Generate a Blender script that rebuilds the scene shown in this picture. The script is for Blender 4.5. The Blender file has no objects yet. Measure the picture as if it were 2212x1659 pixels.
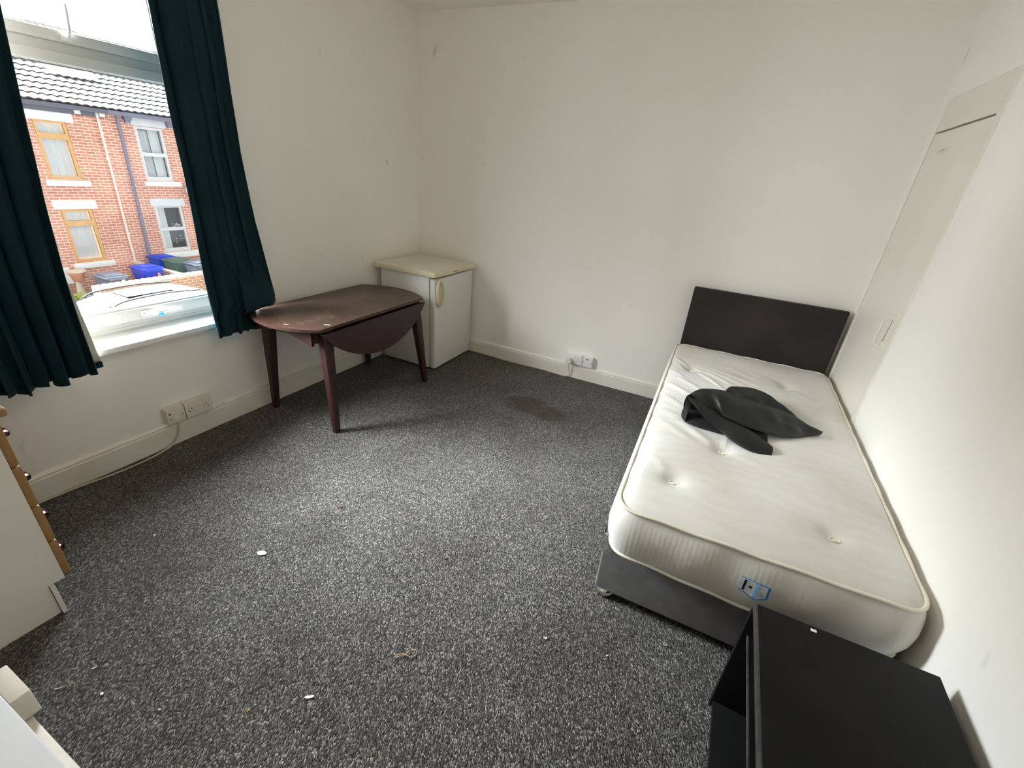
import bpy, bmesh, math, random
from mathutils import Vector, Matrix, Euler, noise

random.seed(7)
SC = bpy.context.scene
COL = SC.collection

# ------------------------------------------------------------------ camera
cam_data = bpy.data.cameras.new('camera')
cam = bpy.data.objects.new('camera', cam_data)
COL.objects.link(cam)
R_ = Vector((0.89431359, 0.44019693, 0.08018642))
U_ = Vector((-0.25519916, 0.35461255, 0.89951283))
F_ = Vector((-0.36752768, 0.82491006, -0.42947271))
M = Matrix((R_, U_, -F_)).transposed().to_4x4()
M.translation = Vector((2.5704, -3.4038, 1.5399))
cam.matrix_world = M
cam_data.sensor_fit = 'HORIZONTAL'
cam_data.sensor_width = 36.0
cam_data.lens = 36.0 * 946.88 / 2212.0
cam_data.clip_start = 0.02
cam_data.clip_end = 200
SC.camera = cam

# ------------------------------------------------------------------ view
SC.view_settings.view_transform = 'Standard'
SC.view_settings.look = 'None'
SC.view_settings.gamma = 1.0
SC.view_settings.exposure = 0.1
SC.view_settings.use_curve_mapping = False
SC.cycles.use_denoising = True
SC.cycles.max_bounces = 14
SC.cycles.diffuse_bounces = 9
SC.cycles.glossy_bounces = 5
SC.cycles.transparent_max_bounces = 12
SC.cycles.caustics_reflective = False
SC.cycles.caustics_refractive = False
SC.cycles.sample_clamp_indirect = 12.0

# ------------------------------------------------------------------ sky: hazy bright overcast, brightest above the far roofs
SKY_BRIGHT, SKY_DIM = 240.0, 1.45
world = bpy.data.worlds.new('sky')
SC.world = world
world.use_nodes = True
nt = world.node_tree
nt.nodes.clear()
wo = nt.nodes.new('ShaderNodeOutputWorld')
bg = nt.nodes.new('ShaderNodeBackground')
tc = nt.nodes.new('ShaderNodeTexCoord')
sp = nt.nodes.new('ShaderNodeSeparateXYZ')
nt.links.new(tc.outputs['Generated'], sp.inputs[0])
def smooth(sock, a, b, lo=0.0, hi=1.0):
    if a > b: a, b, lo, hi = b, a, hi, lo
    m = nt.nodes.new('ShaderNodeMapRange'); m.interpolation_type = 'SMOOTHSTEP'
    m.inputs['From Min'].default_value = a; m.inputs['From Max'].default_value = b
    m.inputs['To Min'].default_value = lo; m.inputs['To Max'].default_value = hi
    nt.links.new(sock, m.inputs['Value']); return m.outputs['Result']
def mul(a, b, op='MULTIPLY'):
    m = nt.nodes.new('ShaderNodeMath'); m.operation = op
    for i, v in enumerate((a, b)):
        if isinstance(v, (int, float)): m.inputs[i].default_value = v
        else: nt.links.new(v, m.inputs[i])
    return m.outputs[0]
band = mul(smooth(sp.outputs[2], .13, .52, .11, 1.0), smooth(sp.outputs[2], .74, .93, 1.0, .003))
from_street = smooth(sp.outputs[0], -.18, -.50)            # only from beyond the far houses
glow = mul(band, mul(from_street, smooth(sp.outputs[1], .30, -.45, .45, 1.0)))
nt.links.new(mul(mul(glow, SKY_BRIGHT), SKY_DIM, 'ADD'), bg.inputs['Strength'])
bg.inputs['Color'].default_value = (0.90, 0.96, 1.0, 1)
nt.links.new(bg.outputs[0], wo.inputs[0])
world.cycles.sampling_method = 'MANUAL'
world.cycles.sample_map_resolution = 512

# window portal: guides sky sampling through the real window opening
pd = bpy.data.lights.new('window_portal', 'AREA')
pd.shape = 'RECTANGLE'; pd.size = 1.62; pd.size_y = 1.20
pd.cycles.is_portal = True
po = bpy.data.objects.new('window_portal', pd)
po.matrix_world = Matrix.Translation((-0.24, -2.26, 1.43)) @ Euler((0, -math.pi/2, 0)).to_matrix().to_4x4()
COL.objects.link(po)

# ================================================================== helpers
def mat(name, color=(.8,.8,.8), rough=.6, metal=0, spec=.5, sheen=0, sheen_tint=None, coat=0, trans=0):
    m = bpy.data.materials.new(name); m.use_nodes = True
    b = m.node_tree.nodes['Principled BSDF']
    b.inputs['Base Color'].default_value = (*color, 1)
    b.inputs['Roughness'].default_value = rough
    b.inputs['Metallic'].default_value = metal
    b.inputs['Specular IOR Level'].default_value = spec
    b.inputs['Sheen Weight'].default_value = sheen
    if sheen_tint: b.inputs['Sheen Tint'].default_value = (*sheen_tint, 1)
    b.inputs['Coat Weight'].default_value = coat
    return m

class NT:
    """small node helper"""
    def __init__(s, m): s.m = m; s.t = m.node_tree; s.b = s.t.nodes['Principled BSDF']
    def n(s, typ, **kw):
        nd = s.t.nodes.new(typ)
        for k, v in kw.items():
            if k in nd.inputs.keys(): nd.inputs[k].default_value = v
            else: setattr(nd, k, v)
        return nd
    def l(s, a, b): s.t.links.new(a, b)
    def coord(s, scale=(1,1,1), rot=(0,0,0), out='Object'):
        c = s.n('ShaderNodeTexCoord'); mp = s.n('ShaderNodeMapping')
        mp.inputs['Scale'].default_value = scale; mp.inputs['Rotation'].default_value = rot
        s.l(c.outputs[out], mp.inputs[0]); return mp.outputs[0]
    def ramp(s, fac, stops):
        r = s.n('ShaderNodeValToRGB')
        e = r.color_ramp.elements
        while len(e) < len(stops): e.new(.5)
        for i, (p, c) in enumerate(stops):
            e[i].position = p; e[i].color = (*c, 1)
        s.l(fac, r.inputs[0]); return r.outputs[0]
    def mix(s, fac, a, b, mode='MIX'):
        m = s.n('ShaderNodeMix', data_type='RGBA', blend_type=mode)
        for sock, v in ((m.inputs[0], fac), (m.inputs[6], a), (m.inputs[7], b)):
            if hasattr(v, 'links'): s.l(v, sock)
            elif isinstance(v, (int, float)): sock.default_value = v
            else: sock.default_value = (*v, 1)
        return m.outputs[2]
    def bump(s, h, strength=.3, dist=.01):
        b = s.n('ShaderNodeBump', Strength=strength, Distance=dist)
        s.l(h, b.inputs['Height']); s.l(b.outputs[0], s.b.inputs['Normal'])

def noisy(name, c1, c2, scale=8, rough=.6, bump=0, detail=4, stretch=(1,1,1), bscale=None, **kw):
    m = mat(name, c1, rough, **kw); q = NT(m)
    v = q.coord(stretch)
    n = q.n('ShaderNodeTexNoise', Scale=scale, Detail=detail); q.l(v, n.inputs['Vector'])
    q.l(q.ramp(n.outputs[0], [(.35, c1), (.65, c2)]), q.b.inputs['Base Color'])
    if bump:
        n2 = q.n('ShaderNodeTexNoise', Scale=bscale or scale*6, Detail=5); q.l(v, n2.inputs['Vector'])
        q.bump(n2.outputs[0], bump, .004)
    return m

def bm_new(): return bmesh.new()

def box(bm, x0, x1, y0, y1, z0, z1, bev=0, seg=2):
    if x0 > x1: x0, x1 = x1, x0
    if y0 > y1: y0, y1 = y1, y0
    if z0 > z1: z0, z1 = z1, z0
    vs = [bm.verts.new((x, y, z)) for x in (x0, x1) for y in (y0, y1) for z in (z0, z1)]
    F = [(0,1,3,2),(4,6,7,5),(0,4,5,1),(2,3,7,6),(0,2,6,4),(1,5,7,3)]
    fs = [bm.faces.new([vs[i] for i in f]) for f in F]
    if bev:
        es = list({e for f in fs for e in f.edges})
        bmesh.ops.bevel(bm, geom=es, offset=bev, segments=seg, affect='EDGES', profile=.6)
    return vs

def prism(bm, pts, axis, a, b):
    """extrude a 2D polygon along axis between a and b; pts are the other two coords in xyz order"""
    def P(p, c):
        l = list(p); l.insert('xyz'.index(axis), c); return l
    A = [bm.verts.new(P(p, a)) for p in pts]; B = [bm.verts.new(P(p, b)) for p in pts]
    n = len(pts)
    fs = [bm.faces.new(A[::-1]), bm.faces.new(B)]
    for i in range(n): fs.append(bm.faces.new((A[i], A[(i+1) % n], B[(i+1) % n], B[i])))
    return fs

def tube(bm, pts, r, n=10, cap=True):
    pts = [Vector(p) for p in pts]; rings = []
    up0 = None
    for i, p in enumerate(pts):
        d = (pts[min(i+1, len(pts)-1)] - pts[max(i-1, 0)]).normalized()
        if up0 is None:
            up0 = d.orthogonal().normalized()
        up0 = (up0 - d*up0.dot(d)).normalized()
        s = d.cross(up0)
        rr = r[i] if isinstance(r, (list, tuple)) else r
        rings.append([bm.verts.new(p + rr*(math.cos(t)*up0 + math.sin(t)*s)) for t in [2*math.pi*k/n for k in range(n)]])
    for a, b in zip(rings, rings[1:]):
        for k in range(n): bm.faces.new((a[k], a[(k+1) % n], b[(k+1) % n], b[k]))
    if cap:
        bm.faces.new(rings[0][::-1]); bm.faces.new(rings[-1])

def lathe(bm, prof, c, n=28, axis='z'):
    rings = []
    for r, h in prof:
        ring = []
        for k in range(n):
            t = 2*math.pi*k/n; a, b = r*math.cos(t), r*math.sin(t)
            p = {'z': (a, b, h), 'x': (h, a, b), 'y': (a, h, b)}[axis]
            ring.append(bm.verts.new(Vector(c)+Vector(p)))
        rings.append(ring)
    for A, B in zip(rings, rings[1:]):
        for k in range(n): bm.faces.new((A[k], A[(k+1) % n], B[(k+1) % n], B[k]))
    bm.faces.new(rings[0][::-1]); bm.faces.new(rings[-1])

def catmull(P, n=6):
    P = [Vector(p) for p in P]; out = []
    for i in range(len(P)-1):
        a, b, c, d = P[max(i-1, 0)], P[i], P[i+1], P[min(i+2, len(P)-1)]
        for k in range(n):
            t = k/n
            out.append(.5*((2*b)+(c-a)*t+(2*a-5*b+4*c-d)*t*t+(3*b-a-3*c+d)*t**3))
    out.append(P[-1]); return out

def obj(name, bm, m, parent=None, smooth=None, solid=0, subsurf=0):
    bmesh.ops.recalc_face_normals(bm, faces=bm.faces)
    me = bpy.data.meshes.new(name); bm.to_mesh(me); bm.free()
    me.materials.append(m)
    o = bpy.data.objects.new(name, me); COL.objects.link(o)
    if parent is not None:
        o.parent = parent
        if parent.type == 'EMPTY' or True:
            o.matrix_parent_inverse = parent.matrix_world.inverted()
    if smooth is not None:
        me.shade_smooth()
        if smooth < 3: me.set_sharp_from_angle(angle=smooth)
    if solid:
        md = o.modifiers.new('solid', 'SOLIDIFY'); md.thickness = solid; md.offset = 0
    if subsurf:
        md = o.modifiers.new('sub', 'SUBSURF'); md.levels = subsurf; md.render_levels = subsurf
    return o

def bxo(name, m, parent, *d, bev=0, seg=2):
    bm = bm_new(); box(bm, *d, bev=bev, seg=seg)
    return obj(name, bm, m, parent, smooth=.6 if bev else None)

def thing(name, label, cat, loc=(0,0,0), group=None):
    o = bpy.data.objects.new(name, None); COL.objects.link(o)
    o.location = loc; o.empty_display_size = .05
    o.matrix_world = Matrix.Translation(loc)
    return tag(o, label, cat, group)

def tag(o, label, cat, group=None):
    o['label'] = label; o['category'] = cat
    if group: o['group'] = group
    return o

def struct(o):
    o['kind'] = 'structure'; return o

# ================================================================== materials
def wall_paint(name, c1, c2):
    m = mat(name, c1, .75, spec=.3); q = NT(m)
    v = q.coord()
    n = q.n('ShaderNodeTexNoise', Scale=1.3, Detail=5); q.l(v, n.inputs['Vector'])
    col = q.ramp(n.outputs[0], [(.35, c1), (.7, c2)])
    sm = q.n('ShaderNodeTexNoise', Scale=9, Detail=2, Roughness=.4); q.l(q.coord((1,1,.6)), sm.inputs['Vector'])
    f = q.ramp(sm.outputs[0], [(.74, (0,0,0)), (.80, (.35,.35,.35))])
    col = q.mix(f, col, (.42,.37,.30))
    q.l(col, q.b.inputs['Base Color'])
    n2 = q.n('ShaderNodeTexNoise', Scale=60, Detail=6); q.l(v, n2.inputs['Vector'])
    n3 = q.n('ShaderNodeTexNoise', Scale=2.5, Detail=3); q.l(v, n3.inputs['Vector'])
    a = q.n('ShaderNodeMath', operation='MULTIPLY_ADD'); q.l(n3.outputs[0], a.inputs[0]); a.inputs[1].default_value = 8; q.l(n2.outputs[0], a.inputs[2])
    q.bump(a.outputs[0], .16, .004)
    return m
M_WALL = wall_paint('wall_paint', (.88,.862,.815), (.865,.842,.79))
M_CEIL = wall_paint('ceiling_paint', (.88,.86,.80), (.86,.83,.76))
M_SKIRT = noisy('skirting_gloss_paint', (.80,.775,.71), (.75,.715,.63), 5, .35, bump=.12, bscale=25)
M_DOORP = noisy('cupboard_paint', (.80,.775,.69), (.77,.74,.65), 3, .4, bump=.05, bscale=30)
M_UPVC = mat('white_upvc', (.60,.595,.57), .45, spec=.3)
M_GASKET = mat('black_gasket', (.02,.02,.025), .6)
M_WPLASTIC = mat('aged_white_plastic', (.74,.70,.60), .35)
M_WPLASTIC2 = mat('white_plastic', (.80,.79,.78), .3)
M_DARK = mat('dark_slot', (.012,.01,.01), .6)
M_NEON = mat('red_neon_lens', (.22,.015,.012), .3)
M_CABLE = mat('cream_cable', (.60,.53,.38), .5)
M_SCREW = mat('chrome', (.8,.8,.8), .18, metal=1)
M_CHROME = M_SCREW
M_SILL = mat('sill_board', (.86,.86,.85), .35)

def carpet():
    m = mat('grey_loop_carpet', (.07,.07,.07), .95, spec=.15, sheen=.18, sheen_tint=(.9,.9,.9)); q = NT(m)
    v = q.coord((1,1,0), (0,0,.9))
    dn = q.n('ShaderNodeTexNoise', Scale=60, Detail=2); q.l(v, dn.inputs['Vector'])
    dist = q.n('ShaderNodeVectorMath', operation='MULTIPLY_ADD'); q.l(dn.outputs['Color'], dist.inputs[0])
    dist.inputs[1].default_value = (.010,.010,0); q.l(v, dist.inputs[2])
    st = q.n('ShaderNodeMapping'); st.inputs['Scale'].default_value = (1.0, 1.9, 1); q.l(dist.outputs[0], st.inputs[0])
    vo = q.n('ShaderNodeTexVoronoi', Scale=140, Randomness=.75); q.l(st.outputs[0], vo.inputs['Vector'])
    col = q.ramp(vo.outputs['Color'], [(.10, (.017,.0168,.0165)), (.40, (.060,.058,.055)), (.68, (.150,.146,.137)), (.90, (.36,.352,.33))])
    edge = q.ramp(vo.outputs['Distance'], [(.25, (1,1,1)), (.75, (.35,.35,.35))])
    col = q.mix(.8, col, edge, 'MULTIPLY')
    # fine fibres
    fn = q.n('ShaderNodeTexNoise', Scale=420, Detail=2); q.l(v, fn.inputs['Vector'])
    col = q.mix(.55, col, q.ramp(fn.outputs[0], [(.3, (.35,.35,.35)), (.7, (1.7,1.7,1.7))]), 'MULTIPLY')
    # worn and dirty broad patches
    big = q.n('ShaderNodeTexNoise', Scale=2.3, Detail=5, Roughness=.6); q.l(v, big.inputs['Vector'])
    col = q.mix(1.0, col, q.ramp(big.outputs[0], [(.35, (.76,.72,.66)), (.62, (1.14,1.11,1.05))]), 'MULTIPLY')
    # the brown spill stain near the back wall
    raw = q.coord()
    def blob(cx, cy, sx, sy, soft=.35):
        s = q.n('ShaderNodeMapping'); s.inputs['Location'].default_value = (-cx/sx, -cy/sy, 0); s.inputs['Scale'].default_value = (1/sx, 1/sy, 0)
        q.l(raw, s.inputs[0])
        wn = q.n('ShaderNodeTexNoise', Scale=9, Detail=4); q.l(raw, wn.inputs['Vector'])
        ad = q.n('ShaderNodeVectorMath', operation='MULTIPLY_ADD'); q.l(wn.outputs['Color'], ad.inputs[0]); ad.inputs[1].default_value = (.9,.9,0); q.l(s.outputs[0], ad.inputs[2])
        sb = q.n('ShaderNodeVectorMath', operation='SUBTRACT'); q.l(ad.outputs[0], sb.inputs[0]); sb.inputs[1].default_value = (.45,.45,0)
        ln = q.n('ShaderNodeVectorMath', operation='LENGTH'); q.l(sb.outputs[0], ln.inputs[0])
        return q.ramp(ln.outputs['Value'], [(1-soft, (1,1,1)), (1.0, (0,0,0))])
    st1 = blob(1.50, -.70, .20, .15); st2 = blob(1.70, -.74, .15, .13)
    st = q.mix(1, st1, st2, 'LIGHTEN')
    col = q.mix(st, col, q.mix(1, col, (.50,.36,.27), 'MULTIPLY'))
    q.l(col, q.b.inputs['Base Color'])
    h = q.mix(.5, edge, vo.outputs['Color'], 'MULTIPLY')
    q.bump(h, .9, .006)
    return m
M_CARPET = carpet()

def velvet(name, c, tint, sheen=.6, scale=40):
    m = mat(name, c, .8, spec=.2, sheen=sheen, sheen_tint=tint); q = NT(m)
    q.b.inputs['Sheen Roughness'].default_value = .35
    v = q.coord()
    n = q.n('ShaderNodeTexNoise', Scale=scale, Detail=3); q.l(v, n.inputs['Vector'])
    c2 = tuple(x*1.3 for x in c)
    q.l(q.ramp(n.outputs[0], [(.35, c), (.7, c2)]), q.b.inputs['Base Color'])
    return m
M_CURT = velvet('teal_velvet', (.004,.020,.027), (.16,.42,.42), .18, 6)
M_LINING = mat('cream_lining', (.62,.58,.50), .8)
M_BEDVEL = velvet('grey_velvet', (.105,.10,.097), (.8,.8,.85), .35, 14)
M_HEADB = velvet('charcoal_velvet', (.026,.023,.0215), (.55,.5,.48), .18, 5)

def mattress_fab():
    m = mat('damask_ticking', (.72,.70,.66), .42, spec=.35, sheen=.15); q = NT(m)
    v = q.coord()
    n = q.n('ShaderNodeTexNoise', Scale=3.0, Detail=4); q.l(v, n.inputs['Vector'])
    col = q.ramp(n.outputs[0], [(.3, (.60,.57,.51)), (.62, (.72,.71,.68))])
    w = q.n('ShaderNodeTexWave', wave_type='RINGS', Scale=5.5, Distortion=9.0, Detail=2.0); w.inputs['Detail Scale'].default_value = .8
    q.l(v, w.inputs['Vector'])
    col = q.mix(.35, col, q.ramp(w.outputs[0], [(.35, (.95,.95,.95)), (.6, (1.02,1.02,1.02))]), 'MULTIPLY')
    q.l(col, q.b.inputs['Base Color'])
    f = q.n('ShaderNodeTexWave', Scale=95, Distortion=.5); q.l(q.coord((.2,1,.2)), f.inputs['Vector'])
    a = q.n('ShaderNodeMath', operation='MULTIPLY_ADD'); q.l(w.outputs[0], a.inputs[0]); a.inputs[1].default_value = 1.2; q.l(f.outputs[0], a.inputs[2])
    q.bump(a.outputs[0], .10, .002)
    return m
M_MATT = mattress_fab()
M_PIPE = mat('ivory_piping', (.70,.65,.55), .6)
M_TUFT = mat('cream_tuft', (.78,.74,.62), .7)

def wood(name, dark, light, rough=.35, scale=3, stretch=(1,8,8), coat=0):
    m = mat(name, dark, rough, coat=coat); q = NT(m)
    v = q.coord(stretch)
    n = q.n('ShaderNodeTexNoise', Scale=scale, Detail=6, Roughness=.6, Distortion=.6); q.l(v, n.inputs['Vector'])
    q.l(q.ramp(n.outputs[0], [(.3, dark), (.7, light)]), q.b.inputs['Base Color'])
    return m
M_MAHOG = wood('mahogany_varnish', (.018,.0042,.0035), (.034,.0080,.0060), .42, 3, (6,1,6))
def tabletop_mat():
    m = wood('scratched_mahogany_top', (.040,.020,.014), (.066,.033,.023), .34, 2.5, (7,1,6))
    q = NT(m)
    base = q.b.inputs['Base Color'].links[0].from_socket
    v = q.coord((1,3,1), (0,0,.5))
    n = q.n('ShaderNodeTexNoise', Scale=16, Detail=8, Roughness=.75); q.l(v, n.inputs['Vector'])
    n2 = q.n('ShaderNodeTexNoise', Scale=3.5, Detail=2); q.l(q.coord(), n2.inputs['Vector'])
    k = q.n('ShaderNodeMath', operation='MULTIPLY'); q.l(n.outputs[0], k.inputs[0]); q.l(n2.outputs[0], k.inputs[1])
    f = q.ramp(k.outputs[0], [(.30, (0,0,0)), (.40, (.45,.45,.45))])
    q.l(q.mix(f, base, (.30,.20,.15)), q.b.inputs['Base Color'])
    q.l(q.ramp(n2.outputs[0], [(.3, (.25,.25,.25)), (.7, (.48,.48,.48))]), q.b.inputs['Roughness'])
    return m
M_TTOP = tabletop_mat()
M_PINE = wood('varnished_pine', (.27,.14,.045), (.35,.195,.07), .4, 3, (1,9,9))
M_WMELA = noisy('white_melamine', (.76,.72,.66), (.73,.69,.62), 2, .5)
M_FRIDGE = noisy('fridge_enamel', (.72,.71,.67), (.70,.69,.64), 3, .38)
M_FRTOP = noisy('yellowed_plastic_top', (.74,.68,.50), (.70,.62,.42), 3, .4)
M_FRWHITE = noisy('fridge_top_laminate', (.72,.69,.62), (.68,.65,.56), 6, .45)
M_GREYP = mat('grey_print', (.30,.28,.25), .5)
M_BLACKW = noisy('black_ash_laminate', (.006,.006,.0065), (.009,.009,.009), 6, .5, bump=.04, bscale=50, spec=.12)
M_BLACKE = noisy('worn_black_edge', (.028,.027,.027), (.055,.052,.050), 12, .5, stretch=(1,3,1))
M_CLOTH = noisy('black_nylon', (.009,.0105,.0115), (.015,.0165,.017), 7, .45, bump=.35, bscale=11, spec=.35)
M_CLOTHIN = mat('black_inner_lining', (.004,.004,.005), .8)
M_BRONZE = mat('dark_bronze', (.10,.035,.04), .15, metal=1)
M_PAPER = mat('white_paper', (.85,.85,.88), .7)
M_CREAMBIT = mat('cream_scrap', (.62,.56,.36), .7)
M_TWINE = mat('tan_twine', (.42,.30,.17), .8)
M_BROWNBIT = mat('brown_scrap', (.35,.17,.06), .7)
M_TERR2 = mat('brown_lint', (.10,.065,.04), .9)
M_DARKBIT = mat('dark_scrap', (.02,.015,.018), .7)
M_BLUELAB = mat('label_blue', (.04,.28,.80), .5)
M_BLUEBAND = mat('label_pale_blue', (.20,.45,.78), .5)
M_LABW = mat('label_white', (.80,.83,.82), .5)
M_LABK = mat('label_black', (.012,.006,.010), .5)
M_LABP = mat('label_purple', (.06,.03,.09), .5)
M_LABT = mat('label_light_text', (.55,.78,.98), .5)
M_LABG = mat('label_grey_text', (.45,.42,.5), .5)
M_CABTOP = mat('white_laminate_top', (.78,.80,.84), .3)
M_CABRIM = noisy('off_white_painted_wood', (.80,.77,.68), (.72,.68,.60), 14, .55, bump=.15, bscale=40)
M_BLUEBTN = mat('blue_lock_button', (.05,.38,.70), .3)

def glass_mat(name, tint=(1,1,1), gloss=.06):
    m = bpy.data.materials.new(name); m.use_nodes = True
    t = m.node_tree; t.nodes.clear()
    o = t.nodes.new('ShaderNodeOutputMaterial'); mx = t.nodes.new('ShaderNodeMixShader')
    a = t.nodes.new('ShaderNodeBsdfTransparent'); b = t.nodes.new('ShaderNodeBsdfGlossy')
    a.inputs[0].default_value = (*tint, 1); b.inputs['Roughness'].default_value = .02
    fr = t.nodes.new('ShaderNodeFresnel'); fr.inputs[0].default_value = 1.45
    ml = t.nodes.new('ShaderNodeMath'); ml.operation = 'MULTIPLY'; ml.inputs[1].default_value = gloss*10
    t.links.new(fr.outputs[0], ml.inputs[0]); t.links.new(ml.outputs[0], mx.inputs[0])
    t.links.new(a.outputs[0], mx.inputs[1]); t.links.new(b.outputs[0], mx.inputs[2]); t.links.new(mx.outputs[0], o.inputs[0])
    return m
M_GLASS = glass_mat('window_glass')
M_FILM = glass_mat('clear_plastic_film', (.88,.88,.90), .12)

# ================================================================== room shell
WX, YR, H = 3.368, -3.78, 2.586
OY0, OY1, OZ0, OZ1 = -2.86, -1.66, .615, 2.26      # window opening
T = .26
def shell(name, m, boxes):
    bm = bm_new()
    for b in boxes: box(bm, *b)
    return struct(obj(name, bm, m))
shell('floor', M_CARPET, [(0, WX, YR, 0, -.06, 0)])
shell('ceiling', M_CEIL, [(-T, WX+.2, YR-.15, .15, H, H+.12)])
shell('wall_back', M_WALL, [(-T, WX+.2, 0, .15, -.06, H)])
shell('wall_rear', M_WALL, [(-T, WX+.2, YR-.15, YR, -.06, H)])
shell('wall_left', M_WALL, [(-T, 0, YR, OY0, -.06, H), (-T, 0, OY1, 0, -.06, H),
                            (-T, 0, OY0, OY1, -.06, OZ0), (-T, 0, OY0, OY1, OZ1, H)])
# right wall: recessed cupboard doorway in the far corner
DY0, DY1, DZ = -.835, -.085, 2.06
shell('wall_right', M_WALL, [(WX, WX+.2, YR, DY0, -.06, H), (WX, WX+.2, DY0, 0, DZ, H), (WX, WX+.2, DY1, 0, -.06, DZ),
                             (WX+.05, WX+.2, DY0, DY1, -.06, DZ)])
def skirting(name, axis, a, b, off, sgn, h=.136):
    bm = bm_new()
    t = .018
    prof = [(0, 0), (sgn*t, 0), (sgn*t, h-.026), (sgn*(t-.004), h-.022), (sgn*(t-.003), h-.012), (sgn*.006, h), (0, h)]
    if axis == 'y': prism(bm, [(off+p[0], p[1]) for p in prof], 'y', a, b)
    else: prism(bm, [(off+p[0], p[1]) for p in prof], 'x', a, b)
    return struct(obj(name, bm, M_SKIRT))
skirting('baseboard_left', 'y', YR, 0, 0, 1)
skirting('baseboard_back', 'x', .0, WX, 0, -1, .124)
skirting('baseboard_right', 'y', YR, DY0-.002, WX, -1)
skirting('baseboard_rear', 'x', .0, WX, YR, 1)

# ---- cupboard door
door = struct(bxo('door_1', M_DOORP, None, WX+.004, WX+.036, DY0+.062, DY1-.006, .012, 1.903))
bm = bm_new()
box(bm, WX-.004, WX+.05, DY0, DY0+.055, 0, DZ, bev=.004)
box(bm, WX+.002, WX+.05, DY0+.055, DY1, 1.912, DZ)
f = obj('door_frame', bm, M_DOORP, door, smooth=.6)
bm = bm_new()
tube(bm, catmull([(WX+.004, -.715, 1.058), (WX-.030, -.715, 1.050), (WX-.034, -.713, 1.035), (WX-.034, -.700, .945), (WX-.030, -.699, .930), (WX+.004, -.699, .922)], 5), .0055, 10)
box(bm, WX-.003, WX+.006, -.728, -.702, 1.045, 1.072, bev=.003)
box(bm, WX-.003, WX+.006, -.712, -.686, .908, .935, bev=.003)
obj('door_handle', bm, M_DOORP, door, smooth=.9)
bm = bm_new()
tube(bm, catmull([(WX+.004, -.36, 1.822), (WX-.016, -.355, 1.815), (WX-.02, -.34, 1.800), (WX-.016, -.325, 1.812), (WX+.004, -.32, 1.818)], 5), .004, 8)
obj('hook', bm, M_DOORP, door, smooth=.9)

# ---- window
win = struct(thing('window_1', '', ''))
del win['label']; del win['category']
FX = -.15   # inner face of frame
bm = bm_new()
def fr(bm, x0, x1, y0, y1, z0, z1, w, wb=None, wt=None, bev=.004):
    wb = wb or w; wt = wt or w
    box(bm, x0, x1, y0, y1, z0, z0+wb, bev=bev); box(bm, x0, x1, y0, y1, z1-wt, z1, bev=bev)
    box(bm, x0, x1, y0, y0+w, z0+wb, z1-wt, bev=bev); box(bm, x0, x1, y1-w, y1, z0+wb, z1-wt, bev=bev)
fr(bm, FX-.07, FX, OY0, OY1, .636, OZ1, .055, .052, .06)
box(bm, FX-.07, FX, OY0+.05, OY1-.05, 1.842, 1.90, bev=.004)          # transom
box(bm, FX-.07, FX, OY1-.11, OY1-.05, 1.89, OZ1-.05, bev=.004)
box(bm, FX-.01, FX+.006, OY0+.02, OY1-.02, .652, .664, bev=.003)
obj('window_frame', bm, M_UPVC, win, smooth=.6)
bm = bm_new()
fr(bm, FX-.05, FX+.018, OY0+.045, OY1-.045, .690, 1.846, .065, .060, .040)
fr(bm, FX-.05, FX+.006, OY0+.058, OY1-.058, .700, 1.838, .062, .060, .036)
cs = obj('casement', bm, M_UPVC, win, smooth=.6)
bm = bm_new()
fr(bm, FX-.045, FX-.004, OY0+.104, OY1-.104, .752, 1.806, .006, .006, .006, bev=0)
obj('gasket', bm, M_GASKET, cs)
bxo('pane', M_GLASS, cs, FX-.026, FX-.022, OY0+.105, OY1-.105, .755, 1.803)
bm = bm_new()   # espagnolette handle
hy = -2.205
box(bm, FX+.016, FX+.026, hy-.018, hy+.045, .704, .736, bev=.006)
tube(bm, catmull([(FX+.026, hy+.02, .720), (FX+.046, hy+.03, .722), (FX+.052, hy+.06, .722), (FX+.050, hy+.11, .719), (FX+.046, hy+.17, .715)], 5), [.014]*5+[.012]*5+[.008]*5+[.006]*6, 12)
hd = obj('handle', bm, M_WPLASTIC2, cs, smooth=1.2)
bm = bm_new(); lathe(bm, [(.0, .0), (.010, .0), (.010, .012), (.004, .015)], (FX+.057, hy+.055, .712), 16, 'x'); obj('lock_button', bm, M_BLUEBTN, hd, smooth=.8)
bm = bm_new(); lathe(bm, [(.0, .0), (.004, .0), (.004, .003), (.002, .0035)], (FX+.026, hy-.008, .720), 12, 'x'); obj('screw', bm, M_SCREW, hd, smooth=.8)
bm = bm_new()
fr(bm, FX-.05, FX+.018, OY0+.045, OY1-.095, 1.885, OZ1-.02, .055, .040, .05)
fr(bm, FX-.05, FX+.004, OY0+.058, OY1-.108, 1.893, OZ1-.03, .070, .040, .05)
ts = obj('top_sash', bm, M_UPVC, win, smooth=.6)
bm = bm_new()
fr(bm, FX-.045, FX-.004, OY0+.105, OY1-.175, 1.930, OZ1-.075, .006, .006, .006, bev=0)
obj('gasket', bm, M_GASKET, ts)
bxo('pane', M_GLASS, ts, FX-.026, FX-.022, OY0+.105, OY1-.176, 1.932, OZ1-.076)
bm = bm_new()
box(bm, FX+.016, FX+.024, -2.222, -2.186, 1.892, 1.914, bev=.003)
tube(bm, [(FX+.028, -2.200, 1.903), (FX+.040, -2.196, 1.925), (FX+.036, -2.186, 1.99), (FX+.034, -2.182, 2.02)], [.007,.006,.006,.004], 10)
obj('handle', bm, M_WPLASTIC2, ts, smooth=1.2)
bxo('window_sill', M_SILL, win, FX-.01, .042, OY0-.03, OY1+.03, .612, .640, bev=.006)

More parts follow.
